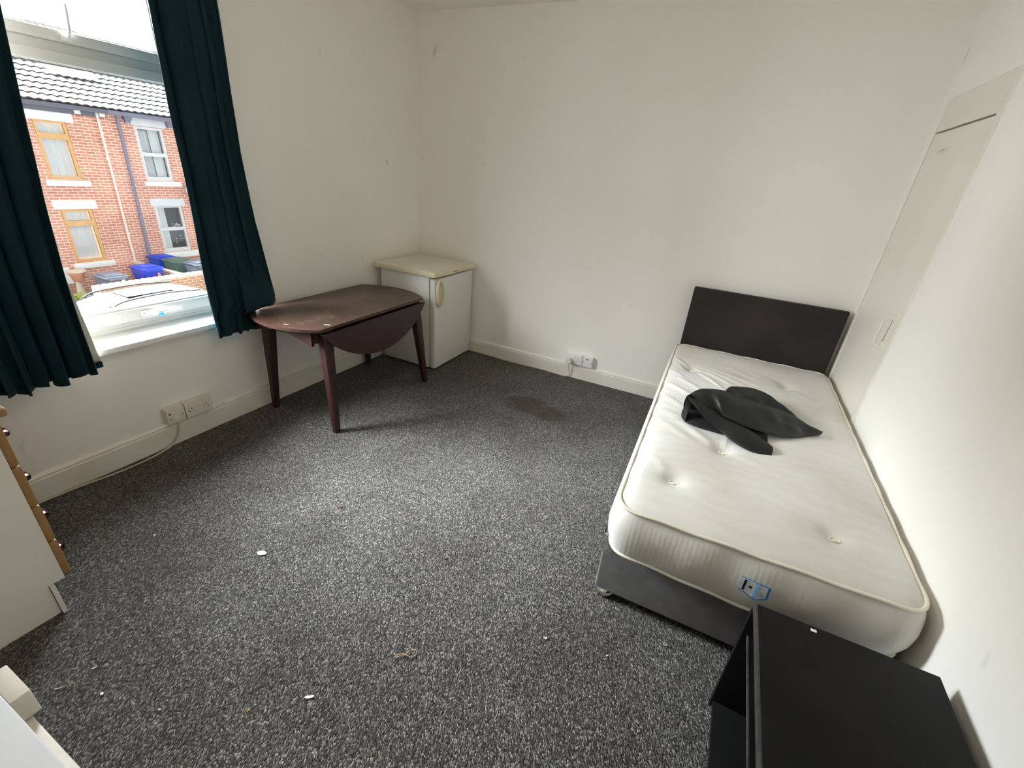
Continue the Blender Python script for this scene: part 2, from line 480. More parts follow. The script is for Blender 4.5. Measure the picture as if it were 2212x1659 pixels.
# ---- added fill light on an invented pendant, unseen above the view
PL = thing('fill_pendant', 'unseen white pendant added as a fill light, hanging from the ceiling', 'fill light', (1.75, -2.1, H))
bm = bm_new(); lathe(bm, [(.045, H), (.045, H-.012), (.012, H-.03)], (1.75, -2.1, 0), 20); obj('fill_rose', bm, M_WPLASTIC2, PL, smooth=.8)
bm = bm_new(); tube(bm, [(1.75, -2.1, H-.02), (1.75, -2.1, H-.17)], .003, 8); obj('flex', bm, M_WPLASTIC2, PL, smooth=1)
bm = bm_new(); lathe(bm, [(.018, H-.17), (.020, H-.21), (.020, H-.235)], (1.75, -2.1, 0), 16); obj('fill_holder', bm, M_WPLASTIC2, PL, smooth=1)
pld = bpy.data.lights.new('fill_light', 'POINT'); pld.energy = 9.5; pld.color = (1.0, .90, .76); pld.shadow_soft_size = .06  # warm fill added to lift the room's overall brightness
plo = bpy.data.objects.new('fill_light', pld); COL.objects.link(plo); plo.location = (1.75, -2.1, H-.31)

# ================================================================== curtains
def curtain(name, label, yl, yr, z0f, z1, pleats, amp, x0, nu=150, nv=60, seed=0, xfun=None):
    root = thing(name, label, 'curtain', (x0, (yl(z1)+yr(z1))/2, z1))
    bm = bm_new(); G = []
    for j in range(nv+1):
        row = []
        for i in range(nu+1):
            s = i/nu
            zb = z0f(s); t = j/nv
            z = zb + (z1-zb)*t
            k = 1 - t
            ph = s*pleats*2*math.pi
            wob = .9*math.sin(s*5.1+seed) + .5*noise.noise(Vector((s*4, z*1.2, seed)))
            a = amp*(.95-.25*t + .30*noise.noise(Vector((s*3, z*2, seed+4))))
            x = x0 + a*math.sin(ph + wob) + .010*noise.noise(Vector((s*11, z*3, seed+9)))
            y = yl(z) + (yr(z)-yl(z))*s + .4*a*math.sin(2*ph+wob*.5)*min(1, 8*s*(1-s)*2)
            if xfun: x += xfun(s, z)
            row.append(bm.verts.new((x, y, z)))
        G.append(row)
    for j in range(nv):
        for i in range(nu): bm.faces.new((G[j][i], G[j][i+1], G[j+1][i+1], G[j+1][i]))
    obj('drape', bm, M_CURT, root, smooth=4, solid=.004)
    return root
def lerp(pts):
    def f(z):
        if z <= pts[0][0]: return pts[0][1]
        for (a, va), (b, vb) in zip(pts, pts[1:]):
            if z <= b: return va + (vb-va)*(z-a)/(b-a)
        return pts[-1][1]
    return f
Rl = lerp([(.565,-1.985),(.66,-1.992),(.82,-1.997),(1.1,-1.992),(1.45,-1.984),(1.70,-1.988),(1.90,-1.985),(2.08,-1.979),(2.32,-1.975)])
def Rr(z):
    return lerp([(.565,-1.755),(.69,-1.74),(.71,-1.66),(.74,-1.588),(1.18,-1.644),(1.53,-1.661),(1.92,-1.659),(2.17,-1.662),(2.32,-1.66)])(z)
def Rz0(s):
    # outer third rests on the table top, the rest hangs below the sill
    if s < .60: return .566 + .004*math.sin(s*30)
    return .566
rc = curtain('curtain', 'dark teal velvet curtain hanging right of the window, hem caught on the table', Rl, Rr, Rz0, 2.32, 4.5, .020, .085, seed=1.3)
# bunch of the hem pushed up by the table top
bm = bm_new(); G = []
for j in range(17):
    row = []
    for i in range(33):
        s, t = i/32, j/16
        z = .684 + t*.30
        yb = -1.83 + s*(.215) ; yt = -1.80 + s*(.165)
        y = yb*(1-t) + yt*t
        x = .070 + .055*(1-t)**.8 + .014*math.sin(s*9+1)*(1-t) + .03*(1-t)**2*math.sin(s*math.pi) + .01*noise.noise(Vector((s*5, t*4, 2)))
        row.append(bm.verts.new((x, y, z + (.035*s*(1-t)))))
    G.append(row)
for j in range(16):
    for i in range(32): bm.faces.new((G[j][i], G[j][i+1], G[j+1][i+1], G[j+1][i]))
obj('hem_fold', bm, M_CURT, rc, smooth=4, solid=.004)

Lr = lerp([(.56,-2.562),(.78,-2.559),(1.02,-2.555),(1.29,-2.537),(1.56,-2.512),(1.76,-2.489),(1.94,-2.470),(2.32,-2.45)])
Ll = lambda z: -3.00
def Lz0(s):
    return .566 + .010*math.sin(s*23+.5) + .006*math.sin(s*51)
lc = curtain('curtain', 'dark teal velvet curtain hanging left of the window above the chest', Ll, Lr, Lz0, 2.32, 7, .024, .105, nu=240, seed=4.1)
bm = bm_new()   # cream lining edge showing behind the curtain
G = []
for j in range(31):
    t = j/30; z = .60 + t*1.7
    row = [bm.verts.new((.072+.006*math.sin(t*9), Lr(z)+d+.006*max(0, 1-(z-.6)/.5)*6*(1 if d > 0 else 0), z)) for d in (-.12, -.03, .004)]
    G.append(row)
for j in range(30):
    for i in range(2): bm.faces.new((G[j][i], G[j][i+1], G[j+1][i+1], G[j+1][i]))
obj('lining', bm, M_LINING, lc, smooth=4, solid=.002)
bm = bm_new(); box(bm, .066, .080, -2.60, -2.520, .574, .604, bev=.004); obj('hem', bm, M_CURT, lc, smooth=1)
# pole
pole = thing('curtain_pole', 'dark metal curtain pole above the window carrying both velvet curtains', 'curtain pole', (.10, -2.4, 2.33))
bm = bm_new(); tube(bm, [(.098, -3.2, 2.352), (.098, -1.5, 2.352)], .012, 16); obj('pole', bm, M_BLACKE, pole, smooth=1)
for y in (-3.12, -1.56):
    bm = bm_new(); box(bm, 0, .10, y-.008, y+.008, 2.345, 2.359); box(bm, 0, .008, y-.02, y+.02, 2.32, 2.39, bev=.003); obj('bracket', bm, M_BLACKE, pole)
for y in (-3.21, -1.49):
    bm = bm_new(); lathe(bm, [(.006,-.02),(.018,-.014),(.022,0),(.018,.014),(.006,.02)], (.098, y, 2.352), 16, 'y'); obj('finial', bm, M_BLACKE, pole, smooth=2)

# ================================================================== fridge
FR = thing('fridge', 'white undercounter fridge with yellowed top in the far corner', 'fridge', (.34, -.33, 0))
fy0, fy1 = -.612, -.055
bxo('body', M_FRIDGE, FR, .075, .548, fy0, fy1, .02, .782, bev=.006)
bxo('compressor_grille', M_DARK, FR, .040, .085, fy0+.05, fy1-.05, .06, .60)
d = bxo('door', M_FRIDGE, FR, .560, .606, fy0-.002, fy1+.002, .022, .768, bev=.010, seg=3)
bxo('door_seal', M_GREYP, FR, .545, .562, fy0+.008, fy1-.008, .04, .76)
bm = bm_new()   # oval loop handle with dished centre
cy, cz = -.565, .655
pts = [(.616, cy+.032*math.cos(t), cz+.098*math.sin(t)) for t in [2*math.pi*k/28 for k in range(29)]]
pts = [(p[0]+.020*abs(math.cos(2*math.pi*k/28))*(1 if math.cos(2*math.pi*k/28) > 0 else .2), p[1], p[2]) for k, p in enumerate(pts)]
tube(bm, pts, .0125, 12, cap=False)
obj('handle', bm, M_FRTOP, d, smooth=3)
tp = bxo('top', M_FRTOP, FR, .030, .622, fy0-.022, fy1+.014, .782, .822, bev=.010, seg=3)
bxo('top_panel', M_FRWHITE, tp, .060, .600, fy0+.004, fy1-.006, .8225, .8245)
bxo('badge', M_GREYP, tp, .6215, .6235, -.385, -.315, .797, .805)
for (x, y) in ((.11, fy0+.05), (.11, fy1-.05), (.52, fy0+.05), (.52, fy1-.05)):
    bm = bm_new(); lathe(bm, [(.014, 0), (.016, .004), (.016, .022)], (x, y, 0), 14); obj('foot', bm, M_DARK, FR, smooth=.8)

# ================================================================== drop-leaf table
TB = thing('drop_leaf_table', 'dark mahogany drop-leaf table with scratched top under the curtain', 'table', (.35, -1.27, 0))
tz, tcy = .675, -1.285
tx0, tx1 = .052, .646
A_, B_ = .575, .50
txc = (tx0+tx1)/2
def oval(x):   # half length of the oval at offset x from centre
    return A_*math.sqrt(max(0, 1-((x-txc)/.52)**2))
n = 24
ys1 = [(tx0+(tx1-tx0)*i/n, tcy - oval(tx0+(tx1-tx0)*i/n)) for i in range(n+1)]
ys2 = [(tx0+(tx1-tx0)*i/n, tcy + oval(tx0+(tx1-tx0)*i/n)) for i in range(n, -1, -1)]
bm = bm_new(); fs = prism(bm, ys1+ys2, 'z', tz-.018, tz)
tope = [e for e in bm.edges if abs(e.verts[0].co.z-e.verts[1].co.z) < 1e-5 and len(e.link_faces) == 2]
bmesh.ops.bevel(bm, geom=tope, offset=.004, segments=2, affect='EDGES')
tt = obj('tabletop', bm, M_TTOP, TB, smooth=.5)
for (mx, my, ln, an, w) in ((.165, -1.60, .05, .9, .006), (.600, -1.665, .05, .25, .010), (.430, -1.80, .03, .2, .005)):
    bm = bm_new(); pts = []
    for k in range(12):
        a = 2*math.pi*k/12; r1 = ln/2*(1+.3*random.uniform(-1, 1)); r2 = w/2*(1+.4*random.uniform(-1, 1))
        px, py = r1*math.cos(a), r2*math.sin(a)
        pts.append((mx+px*math.cos(an)-py*math.sin(an), my+px*math.sin(an)+py*math.cos(an)))
    prism(bm, pts, 'z', tz+.0002, tz+.0008)
    obj('chipped_mark', bm, M_LINING, tt)
def leaf(x_h, side):
    bm = bm_new()
    hl = oval(x_h); N = 30; P = []
    for i in range(N+1):
        yy = -hl + 2*hl*i/N
        xx = .52*math.sqrt(max(0, 1-(yy/A_)**2)) - abs(x_h-txc)
        P.append((tcy+yy, -max(xx, 0)))
    z_t = tz-.028
    out = [(tcy-hl, z_t)] + [(p[0], z_t+p[1]) for p in P[1:-1]] + [(tcy+hl, z_t)]
    prism(bm, out, 'x', x_h+side*.001, x_h+side*.018)
    # slight outward tilt of the hanging leaf
    for v in bm.verts: v.co.x += side*(z_t - v.co.z)*.06
    return obj('drop_leaf', bm, M_MAHOG, TB, smooth=.5)
leaf(tx1-.004, 1); leaf(tx0+.004, -1)
# curved apron and rails
bm = bm_new()
ay = .485
for s in (-1, 1):
    pts = []
    for i in range(13):
        x = .115 + .475*i/12
        pts.append((x, tz-.018-.042-.045*(abs(x-txc)/.24)**1.5))
    poly = [(.115, tz-.018)] + [(a, b) for a, b in pts] + [(.590, tz-.018)]
    prism(bm, poly, 'y', tcy+s*ay-.010, tcy+s*ay+.010)
for x in (.115, .590):
    box(bm, x-.010, x+.010, tcy-ay, tcy+ay, tz-.090, tz-.018)
obj('apron', bm, M_MAHOG, TB)
def leg(bx, by, tx, ty):
    bm = bm_new(); n = 8
    R0, R1 = [], []
    def ring(cx, cy, z, w, c):
        p = [(w, w-c), (w-c, w), (-w+c, w), (-w, w-c), (-w, -w+c), (-w+c, -w), (w-c, -w), (w, -w+c)]
        return [bm.verts.new((cx+a, cy+b, z)) for a, b in p]
    rs = [ring(tx, ty, tz-.018, .036, .012), ring(tx+(bx-tx)*.2, ty+(by-ty)*.2, tz-.13, .034, .011), ring(bx, by, .0, .0185, .006)]
    for a, b in zip(rs, rs[1:]):
        for k in range(8): bm.faces.new((a[k], a[(k+1) % 8], b[(k+1) % 8], b[k]))
    bm.faces.new(rs[0]); bm.faces.new(rs[-1][::-1])
    return obj('leg', bm, M_MAHOG, TB, smooth=.5)
leg(.650, -1.722, .600, -1.690); leg(.655, -.816, .598, -.870)
leg(.092, -1.712, .120, -1.685); leg(.060, -.800, .112, -.870)

# ================================================================== divan bed, mattress, garment
BED = thing('divan_bed', 'single divan bed base in grey velvet with upholstered headboard', 'bed', (2.88, -1.1, 0))
bxo('base', M_BEDVEL, BED, 2.420, 3.338, -2.062, -.105, .042, .322, bev=.014, seg=3)
hb = bxo('headboard', M_HEADB, BED, 2.414, 3.336, -.086, -.040, .26, .940, bev=.010, seg=3)
for x in (2.60, 3.15):
    bxo('strut', M_DARK, BED, x-.03, x+.03, -.11, -.04, .10, .40)
for (x, y) in ((2.462, -2.018), (3.30, -2.018), (2.462, -.15), (3.30, -.15)):
    bm = bm_new(); lathe(bm, [(.030, 0), (.040, .004), (.043, .018), (.040, .030), (.028, .044)], (x, y, 0), 22)
    o = obj('castor_glide', bm, M_CHROME, BED, smooth=1); o['label'] = 'chrome glide foot'
bm = bm_new()   # film left on the base's foot corner
pts = [(2.4175, -1.88), (2.416, -1.95), (2.4155, -2.02), (2.4165, -2.05), (2.428, -2.0655), (2.46, -2.0665)]
G = []
for j, z in enumerate((.235, .265, .295, .318, .330, .332)):
    G.append([bm.verts.new((x - .003*random.random() + (.018 if j == 5 else 0), y - .003*random.random(), z + .006*random.random())) for x, y in pts])
for a, b in zip(G, G[1:]):
    for k in range(len(pts)-1): bm.faces.new((a[k], a[k+1], b[k+1], b[k]))
obj('plastic_wrap', bm, M_FILM, BED, smooth=4)

MT = thing('mattress', 'white single mattress with damask ticking and tufts on the grey divan', 'mattress', (2.88, -1.1, .325))
def mat_outline(n=56, r=.095):
    """rounded outline, slightly skewed like the real one; counter-clockwise"""
    c = [(2.432, -2.142), (3.346, -2.128), (3.348, -.110), (2.388, -.108)]
    out = []
    for i in range(4):
        P = Vector(c[i]); A = Vector(c[i-1]); B = Vector(c[(i+1) % 4])
        a = P + (A-P).normalized()*r; b = P + (B-P).normalized()*r
        Nx = Vector(c[(i+1) % 4]); nb = Nx + (P-Nx).normalized()*r
        for k in range(9):
            t = k/8; out.append((1-t)**2*a + 2*(1-t)*t*P + t*t*b)
        L = (nb-b).length; m_ = int(L/.022)
        for k in range(1, m_): out.append(b + (nb-b)*k/m_)
    return out
OUT = mat_outline()
NO = len(OUT)
cen = Vector((2.88, -1.12))
normals = []
for i in range(NO):
    t = (OUT[(i+1) % NO]-OUT[i-1]).normalized(); normals.append(Vector((t.y, -t.x)))
TUFTS = [(2.604, -1.889), (2.765, -1.550), (3.127, -1.912), (2.554, -.625), (3.074, -.590)]
FOLDS = [(2.43,-1.10,2.58,-1.25,.007,.013),(2.43,-.92,2.61,-1.09,.009,.014),(2.45,-.80,2.72,-1.05,.006,.014),(2.555,-.640,2.755,-.908,.008,.010),(2.575,-.60,2.835,-.850,.008,.010),
 (2.605,-.585,2.90,-.800,.007,.010),(2.64,-.56,2.95,-.74,.006,.012),(2.41,-.47,2.54,-.61,.008,.011),(2.445,-1.31,2.60,-1.37,.007,.016),(2.52,-1.37,2.73,-1.525,.006,.012),(2.594,-1.45,2.745,-1.55,.006,.011),
 (2.46,-1.42,2.66,-1.58,.005,.016),(2.80,-1.56,3.02,-1.67,.005,.012),(2.71,-.46,2.93,-.64,.004,.014),(2.87,-.52,3.05,-.60,.005,.012),(2.415,-1.28,2.44,-1.42,.010,.014),(2.50,-1.78,2.595,-1.88,.006,.012),
 (2.63,-1.90,2.74,-1.96,.004,.012),(3.128,-1.80,3.126,-1.89,.005,.010),(2.77,-1.44,2.767,-1.53,.006,.010),(2.44,-.55,2.52,-.68,.005,.012),(2.42,-.70,2.55,-.86,.005,.013),(3.08,-.62,3.2,-.78,.004,.015)]
def seg_d(px, py, a, b, c, d):
    vx, vy = c-a, d-b; L = vx*vx+vy*vy
    t = max(0, min(1, ((px-a)*vx+(py-b)*vy)/L)); return math.hypot(px-a-t*vx, py-b-t*vy), t
def top_h(x, y, e):
    """height over the top piping; e = distance to the edge"""
    z = .030*(1-math.exp(-e/.07)) + .010*noise.noise(Vector((x*2.2, y*2.2, 1))) * min(1, e/.1)
    for tx, ty in TUFTS:
        d = math.hypot(x-tx, y-ty)
        if d < .4: z -= .020*math.exp(-(d/.040)**2) + .010*math.exp(-(d/.12)**2)
    k = min(1, e/.05)
    for a, b, c, d_, h, w in FOLDS:
        if min(a, c)-.08 < x < max(a, c)+.08 and min(b, d_)-.08 < y < max(b, d_)+.08:
            d, t = seg_d(x, y, a, b, c, d_)
            z += k*h*math.exp(-(d/w)**2)*math.sin(math.pi*min(1, max(.12, t*.92+.08)))
    return z
ZT, ZB = .528, .326
bm = bm_new()
rings = []
for j, t in enumerate([0, .06, .15, .3, .5, .7, .85, .94, 1]):
    z = ZB + (ZT-ZB)*t
    bulge = .026*math.sin(math.pi*t)**.8 - .012
    ring = []
    for i, p in enumerate(OUT):
        q = p + normals[i]*bulge
        zz = z - (.018*(1-t)*max(0, 1-abs((p.x-2.9)/.36)) if p.y < -2.08 else 0)   # foot end sags over the base
        if p.y < -2.08:
            q = q + normals[i]*.006*noise.noise(Vector((p.x*9, z*12, 3)))
        ring.append(bm.verts.new((q.x, q.y, zz)))
    rings.append(ring)
NR = 46
for j in range(1, NR+1):
    t = j/NR; t = t**.85
    ring = []
    for i, p in enumerate([p_ - n_*.012 for p_, n_ in zip(OUT, normals)]):
        q = p + (cen-p)*t*.985
        # ease the long capsule shape: shrink the length last
        q.y = p.y + (cen.y-p.y)*(t*.985)
        e = min(q.x-2.39, 3.347-q.x, q.y+2.135, -.109-q.y)
        e = min(e, (q-p).length)
        ring.append(bm.verts.new((q.x, q.y, ZT+top_h(q.x, q.y, max(0, e)))))
    rings.append(ring)
for a, b in zip(rings, rings[1:]):
    for k in range(NO): bm.faces.new((a[k], a[(k+1) % NO], b[(k+1) % NO], b[k]))
bm.faces.new(rings[-1]); bm.faces.new(rings[0][::-1])
obj('cover', bm, M_MATT, MT, smooth=4)
for z, off in ((ZT, -.009), (ZB, -.009)):
    bm = bm_new()
    pts = [(*(p+normals[i]*off), z + .002*math.sin(i*.7) - (.018*max(0, 1-abs((p.x-2.9)/.36)) if (p.y < -2.08 and z == ZB) else 0)) for i, p in enumerate(OUT)]
    tube(bm, pts+[pts[0]], .0065, 8, cap=False); obj('piping', bm, M_PIPE, MT, smooth=4)
for k, (tx, ty) in enumerate(TUFTS):
    bm = bm_new(); z = ZT+top_h(tx, ty, .3)
    pts = [(tx+.016*math.cos(a), ty+.007*math.sin(a), z+.004+.002*math.sin(3*a)) for a in [2*math.pi*i/16 for i in range(17)]]
    tube(bm, pts, .0030, 6, cap=False); tube(bm, [(tx-.012, ty, z), (tx, ty+.002, z+.004), (tx+.012, ty, z)], .003, 6)
    obj('tuft', bm, M_TUFT, MT, smooth=4)
# care label stitched to the foot end
lab_y = -2.150
def poly_obj(name, pts, y, m, parent, th=.0006):
    bm = bm_new(); prism(bm, pts, 'y', y-th, y); return obj(name, bm, m, parent)
Lq = [(2.868, .452), (2.953, .446), (2.956, .396), (2.925, .376), (2.872, .398)]
lab = poly_obj('care_label', Lq, lab_y, M_BLUELAB, MT); lab['label'] = 'white care label with blue border and pale blue band'
poly_obj('label_face', [(2.868, .450), (2.947, .442), (2.9485, .400), (2.925, .3815), (2.872, .403)], lab_y-.0008, M_LABW, lab)
poly_obj('black_bar', [(2.879, .446), (2.886, .445), (2.886, .402), (2.879, .404)], lab_y-.0016, M_LABK, lab)
poly_obj('blue_band', [(2.913, .4455), (2.925, .4445), (2.925, .3815), (2.913, .388)], lab_y-.0016, M_BLUEBAND, lab)
poly_obj('flame_mark', [(2.893, .424), (2.898, .429), (2.904, .427), (2.906, .421), (2.902, .417), (2.896, .420)], lab_y-.0016, M_LABP, lab)
for k in range(5):
    poly_obj('small_print', [(2.930+.003*k, .418-.002*k), (2.9315+.003*k, .418-.002*k), (2.9315+.003*k, .402-.002*k), (2.930+.003*k, .402-.002*k)], lab_y-.0016, M_LABG, lab)
txt = bpy.data.curves.new('band_text', 'FONT'); txt.body = 'RESISTANT'; txt.size = .0125; txt.align_x = 'CENTER'; txt.align_y = 'CENTER'
txt.extrude = .0001; txt.materials.append(M_LABT)
_t = bpy.data.objects.new('band_text_curve', txt); COL.objects.link(_t)
bpy.context.view_layer.update()
_me = bpy.data.meshes.new_from_object(_t.evaluated_get(bpy.context.evaluated_depsgraph_get()))
bpy.data.objects.remove(_t)
to = bpy.data.objects.new('band_text', _me); COL.objects.link(to)
to.matrix_world = Matrix.Translation((2.919, lab_y-.0026, .414)) @ Euler((math.pi/2, math.pi/2, 0), 'XYZ').to_matrix().to_4x4()
to.parent = lab; to.matrix_parent_inverse = lab.matrix_world.inverted()

# ---- crumpled black garment on the mattress
def patch(bm, A, B, n=10, bulge=0, nz=.006, seed=0, res=5):
    a = catmull(A, res); b = catmull(B, res)
    m_ = max(len(a), len(b))
    def rs(P):
        out = []
        for i in range(m_):
            u = i/(m_-1)*(len(P)-1); k = min(int(u), len(P)-2); out.append(P[k]+(P[k+1]-P[k])*(u-k))
        return out
    a, b = rs(a), rs(b); G = []
    for j in range(n+1):
        t = j/n; row = []
        for p, q in zip(a, b):
            v = p.lerp(q, t) + Vector((0, 0, bulge*math.sin(math.pi*t)))
            w = min(1, 4*t*(1-t)+.15)
            v += Vector((noise.noise(v*14+Vector((seed,0,0))), noise.noise(v*14+Vector((0,seed,5))), noise.noise(v*12+Vector((9,0,seed)))))*nz*1.7*w
            v += Vector((0, 0, abs(noise.noise(Vector((v.x*22+v.y*9, v.y*7, seed))))*nz*1.2*w))
            v.z = max(v.z, .560)
            row.append(bm.verts.new(v))
        G.append(row)
    for r0, r1 in zip(G, G[1:]):
        for k in range(m_-1): bm.faces.new((r0[k], r0[k+1], r1[k+1], r1[k]))
GA = thing('crumpled_garment', 'crumpled black nylon garment lying on the white mattress', 'garment', (2.8, -1.25, .56))
bm = bm_new()
# main sheet: from the open hood rim to the pointed tip
patch(bm, [(2.562,-1.395,.682), (2.609,-1.292,.690), (2.679,-1.248,.692), (2.740,-1.215,.680), (2.88,-1.19,.655), (3.00,-1.14,.625), (3.09,-1.13,.592), (3.168,-1.163,.563)],
          [(2.615,-1.385,.655), (2.700,-1.346,.628), (2.740,-1.385,.628), (2.83,-1.392,.610), (2.93,-1.365,.590), (3.02,-1.31,.572), (3.08,-1.25,.563), (3.168,-1.163,.563)], 14, .012, .008, 1)
# front flap running down to the blunt end
patch(bm, [(2.562,-1.395,.682), (2.63,-1.38,.660), (2.700,-1.346,.632), (2.790,-1.372,.612), (2.880,-1.405,.592), (2.950,-1.440,.572)],
          [(2.575,-1.400,.672), (2.655,-1.430,.620), (2.735,-1.452,.585), (2.790,-1.488,.568), (2.87,-1.520,.562), (2.945,-1.505,.561)], 12, .010, .006, 2)
# back lump
patch(bm, [(2.720,-1.219,.676), (2.745,-1.10,.665), (2.800,-.960,.625), (2.870,-.930,.622), (2.935,-.965,.620), (2.99,-1.05,.612), (3.05,-1.11,.600)],
          [(2.73,-1.22,.600), (2.80,-1.21,.585), (2.86,-1.20,.595), (2.92,-1.18,.600), (2.97,-1.15,.600), (3.0,-1.14,.605), (3.07,-1.13,.590)], 14, .018, .012, 3)
patch(bm, [(2.720,-1.219,.676), (2.745,-1.10,.665), (2.800,-.960,.625), (2.870,-.930,.622), (2.935,-.965,.620), (2.99,-1.05,.612), (3.05,-1.11,.600), (3.168,-1.163,.563)],
          [(2.70,-1.16,.562), (2.75,-1.02,.562), (2.815,-.885,.562), (2.89,-.86,.562), (2.965,-.90,.562), (3.03,-.99,.562), (3.09,-1.06,.562), (3.168,-1.163,.562)], 8, .0, .006, 4)
# back side of the hood down to the mattress
patch(bm, [(2.562,-1.395,.682), (2.609,-1.292,.690), (2.679,-1.248,.692), (2.720,-1.219,.676)],
          [(2.564,-1.365,.562), (2.585,-1.22,.562), (2.64,-1.16,.562), (2.70,-1.16,.562)], 8, 0, .005, 5)
obj('outer_fabric', bm, M_CLOTH, GA, smooth=.7, solid=.002)
bm = bm_new()   # dark inside visible through the opening and the slits
patch(bm, [(2.568,-1.385,.672), (2.62,-1.33,.66), (2.70,-1.335,.62), (2.80,-1.36,.60), (2.93,-1.36,.585)],
          [(2.566,-1.372,.562), (2.590,-1.412,.561), (2.650,-1.428,.561), (2.78,-1.43,.561), (2.93,-1.44,.561)], 8, 0, .004, 6)
patch(bm, [(2.562,-1.395,.682), (2.566,-1.40,.64), (2.560,-1.385,.60), (2.564,-1.365,.562)],
          [(2.600,-1.385,.670), (2.59,-1.405,.62), (2.585,-1.415,.585), (2.587,-1.412,.561)], 5, 0, .003, 8)
obj('inner_lining', bm, M_CLOTHIN, GA, smooth=.7, solid=.002)

# ================================================================== black open unit at the foot of the bed
TVS = thing('shelf_unit', 'low black open shelf unit against the wall at the foot of the bed', 'shelf unit', (3.1, -2.7, 0))
ux0, ux1, uy0, uy1, uz = 2.893, 3.326, -3.12, -2.268, .478
bxo('top', M_BLACKW, TVS, ux0+.010, ux1, uy0, uy1, uz-.022, uz, bev=.003)
e = bxo('edge_strip', M_BLACKE, TVS, ux0+.003, ux0+.013, uy0, uy1, uz-.0225, uz-.001, bev=.003)
e['label'] = 'worn grey-black front edge of the top'
for y in (uy1-.018, uy0+.0):
    s_ = bxo('side_panel', M_BLACKW, TVS, ux0, ux1-.004, y, y+.018, 0, uz-.023, bev=.002)
bxo('back_panel', M_BLACKW, TVS, ux1-.012, ux1-.004, uy0+.018, uy1-.018, .02, uz-.023)
bxo('bottom_board', M_BLACKW, TVS, ux0+.006, ux1-.012, uy0+.018, uy1-.018, .012, .030, bev=.002)
sh_ = bxo('shelf', M_BLACKW, TVS, ux0+.0185, ux1-.012, uy0+.018, uy1-.018, .354, .366)
bxo('edge_strip', M_BLACKE, sh_, ux0+.014, ux0+.0185, uy0+.018, uy1-.018, .354, .366, bev=.001)
bm = bm_new(); box(bm, 3.035, 3.049, uy1-.022, uy1-.014, uz+.0002, uz+.003, bev=.001); obj('paint_chip', bm, M_PAPER, TVS)

# ================================================================== chest of drawers (left edge)
CH = thing('chest_of_drawers', 'white chest with pine drawer fronts and bronze pulls below the left curtain', 'chest of drawers', (.4, -3.3, 0))
cx0, cx1, cy0, cy1 = .035, .757, -3.56, -3.062
for (a, b) in ((cx1-.018, cx1), (cx0, cx0+.018)):
    bm = bm_new(); prism(bm, [(cy0, 0), (-3.108, 0), (-3.108, .130), (cy1, .130), (cy1, .772), (cy0, .772)], 'x', a, b)
    obj('side_panel', bm, M_WMELA, CH)
bxo('back_panel', M_WMELA, CH, cx0+.018, cx1-.018, cy0, cy0+.006, .02, .772)
bxo('plinth', M_WMELA, CH, cx0+.018, cx1+.012, -3.106, -3.094, 0, .126)
tpc = bxo('top', M_PINE, CH, cx0-.012, cx1+.014, cy0-.005, cy1+.044, .772, .800, bev=.008, seg=3)
bounds = [.136, .288, .438, .596, .764]
for z0, z1 in zip(bounds, bounds[1:]):
    dr = bxo('drawer', M_PINE, CH, cx0+.004, cx1-.006, cy1+.001, cy1+.024, z0+.002, z1-.002, bev=.006, seg=2)
    zc = z1-.072
    for hx in (.19, .695):
        bm = bm_new()   # cup pull
        N = 12; G = []
        for j in range(7):
            ph = math.pi/2*j/6
            G.append([bm.verts.new((hx+.034*math.cos(math.pi*k/N), cy1+.024+.020*math.sin(math.pi*k/N)*math.cos(ph), zc+.016*math.sin(ph)*(.4+.6*math.sin(math.pi*k/N)))) for k in range(N+1)])
        for a, b in zip(G, G[1:]):
            for k in range(N): bm.faces.new((a[k], a[k+1], b[k+1], b[k]))
        obj('cup_pull', bm, M_BRONZE, dr, smooth=4, solid=.003)

# ================================================================== white cabinet right beside the camera (bottom left corner of the view)
CB = thing('white_cabinet', 'white cabinet with laminate top and off-white edge ledge, lower left corner', 'cabinet', (2.0, -3.5, 0))
bxo('carcass', M_CABRIM, CB, 1.690, 2.30, -3.76, -3.354, 0, .748, bev=.003)
bxo('top', M_CABTOP, CB, 1.700, 2.31, -3.76, -3.3655, .748, .800, bev=.002)
bxo('corner_block', M_CABRIM, CB, 1.737, 1.812, -3.3655, -3.343, .752, .800, bev=.0015)

# ================================================================== sockets, plug and cables
def screw(par, c, axis, n_):
    bm = bm_new(); lathe(bm, [(.0, 0), (.0035, 0), (.0035, n_*.0012), (.002, n_*.0016)], c, 10, axis); obj('screw', bm, M_SCREW, par, smooth=.8)
def slots(par, fn, u, w):
    """three UK pin holes centred at (u,w) on the plate; fn maps (u0,u1,w0,w1)->box"""
    bm = bm_new()
    for (a, b, c, d_) in ((u-.002, u+.002, w+.008, w+.016), (u-.0145, u-.008, w-.006, w-.002), (u+.008, u+.0145, w-.006, w-.002)):
        box(bm, *fn(a, b, c, d_, .0003))
    obj('pin_holes', bm, M_DARK, par)
def L(a, b, c, d_, t): return (.0415, .0415+t+.0006, a, b, c, d_)
def Bk(a, b, c, d_, t): return (a, b, -.0415-t-.0006, -.0415, c, d_)
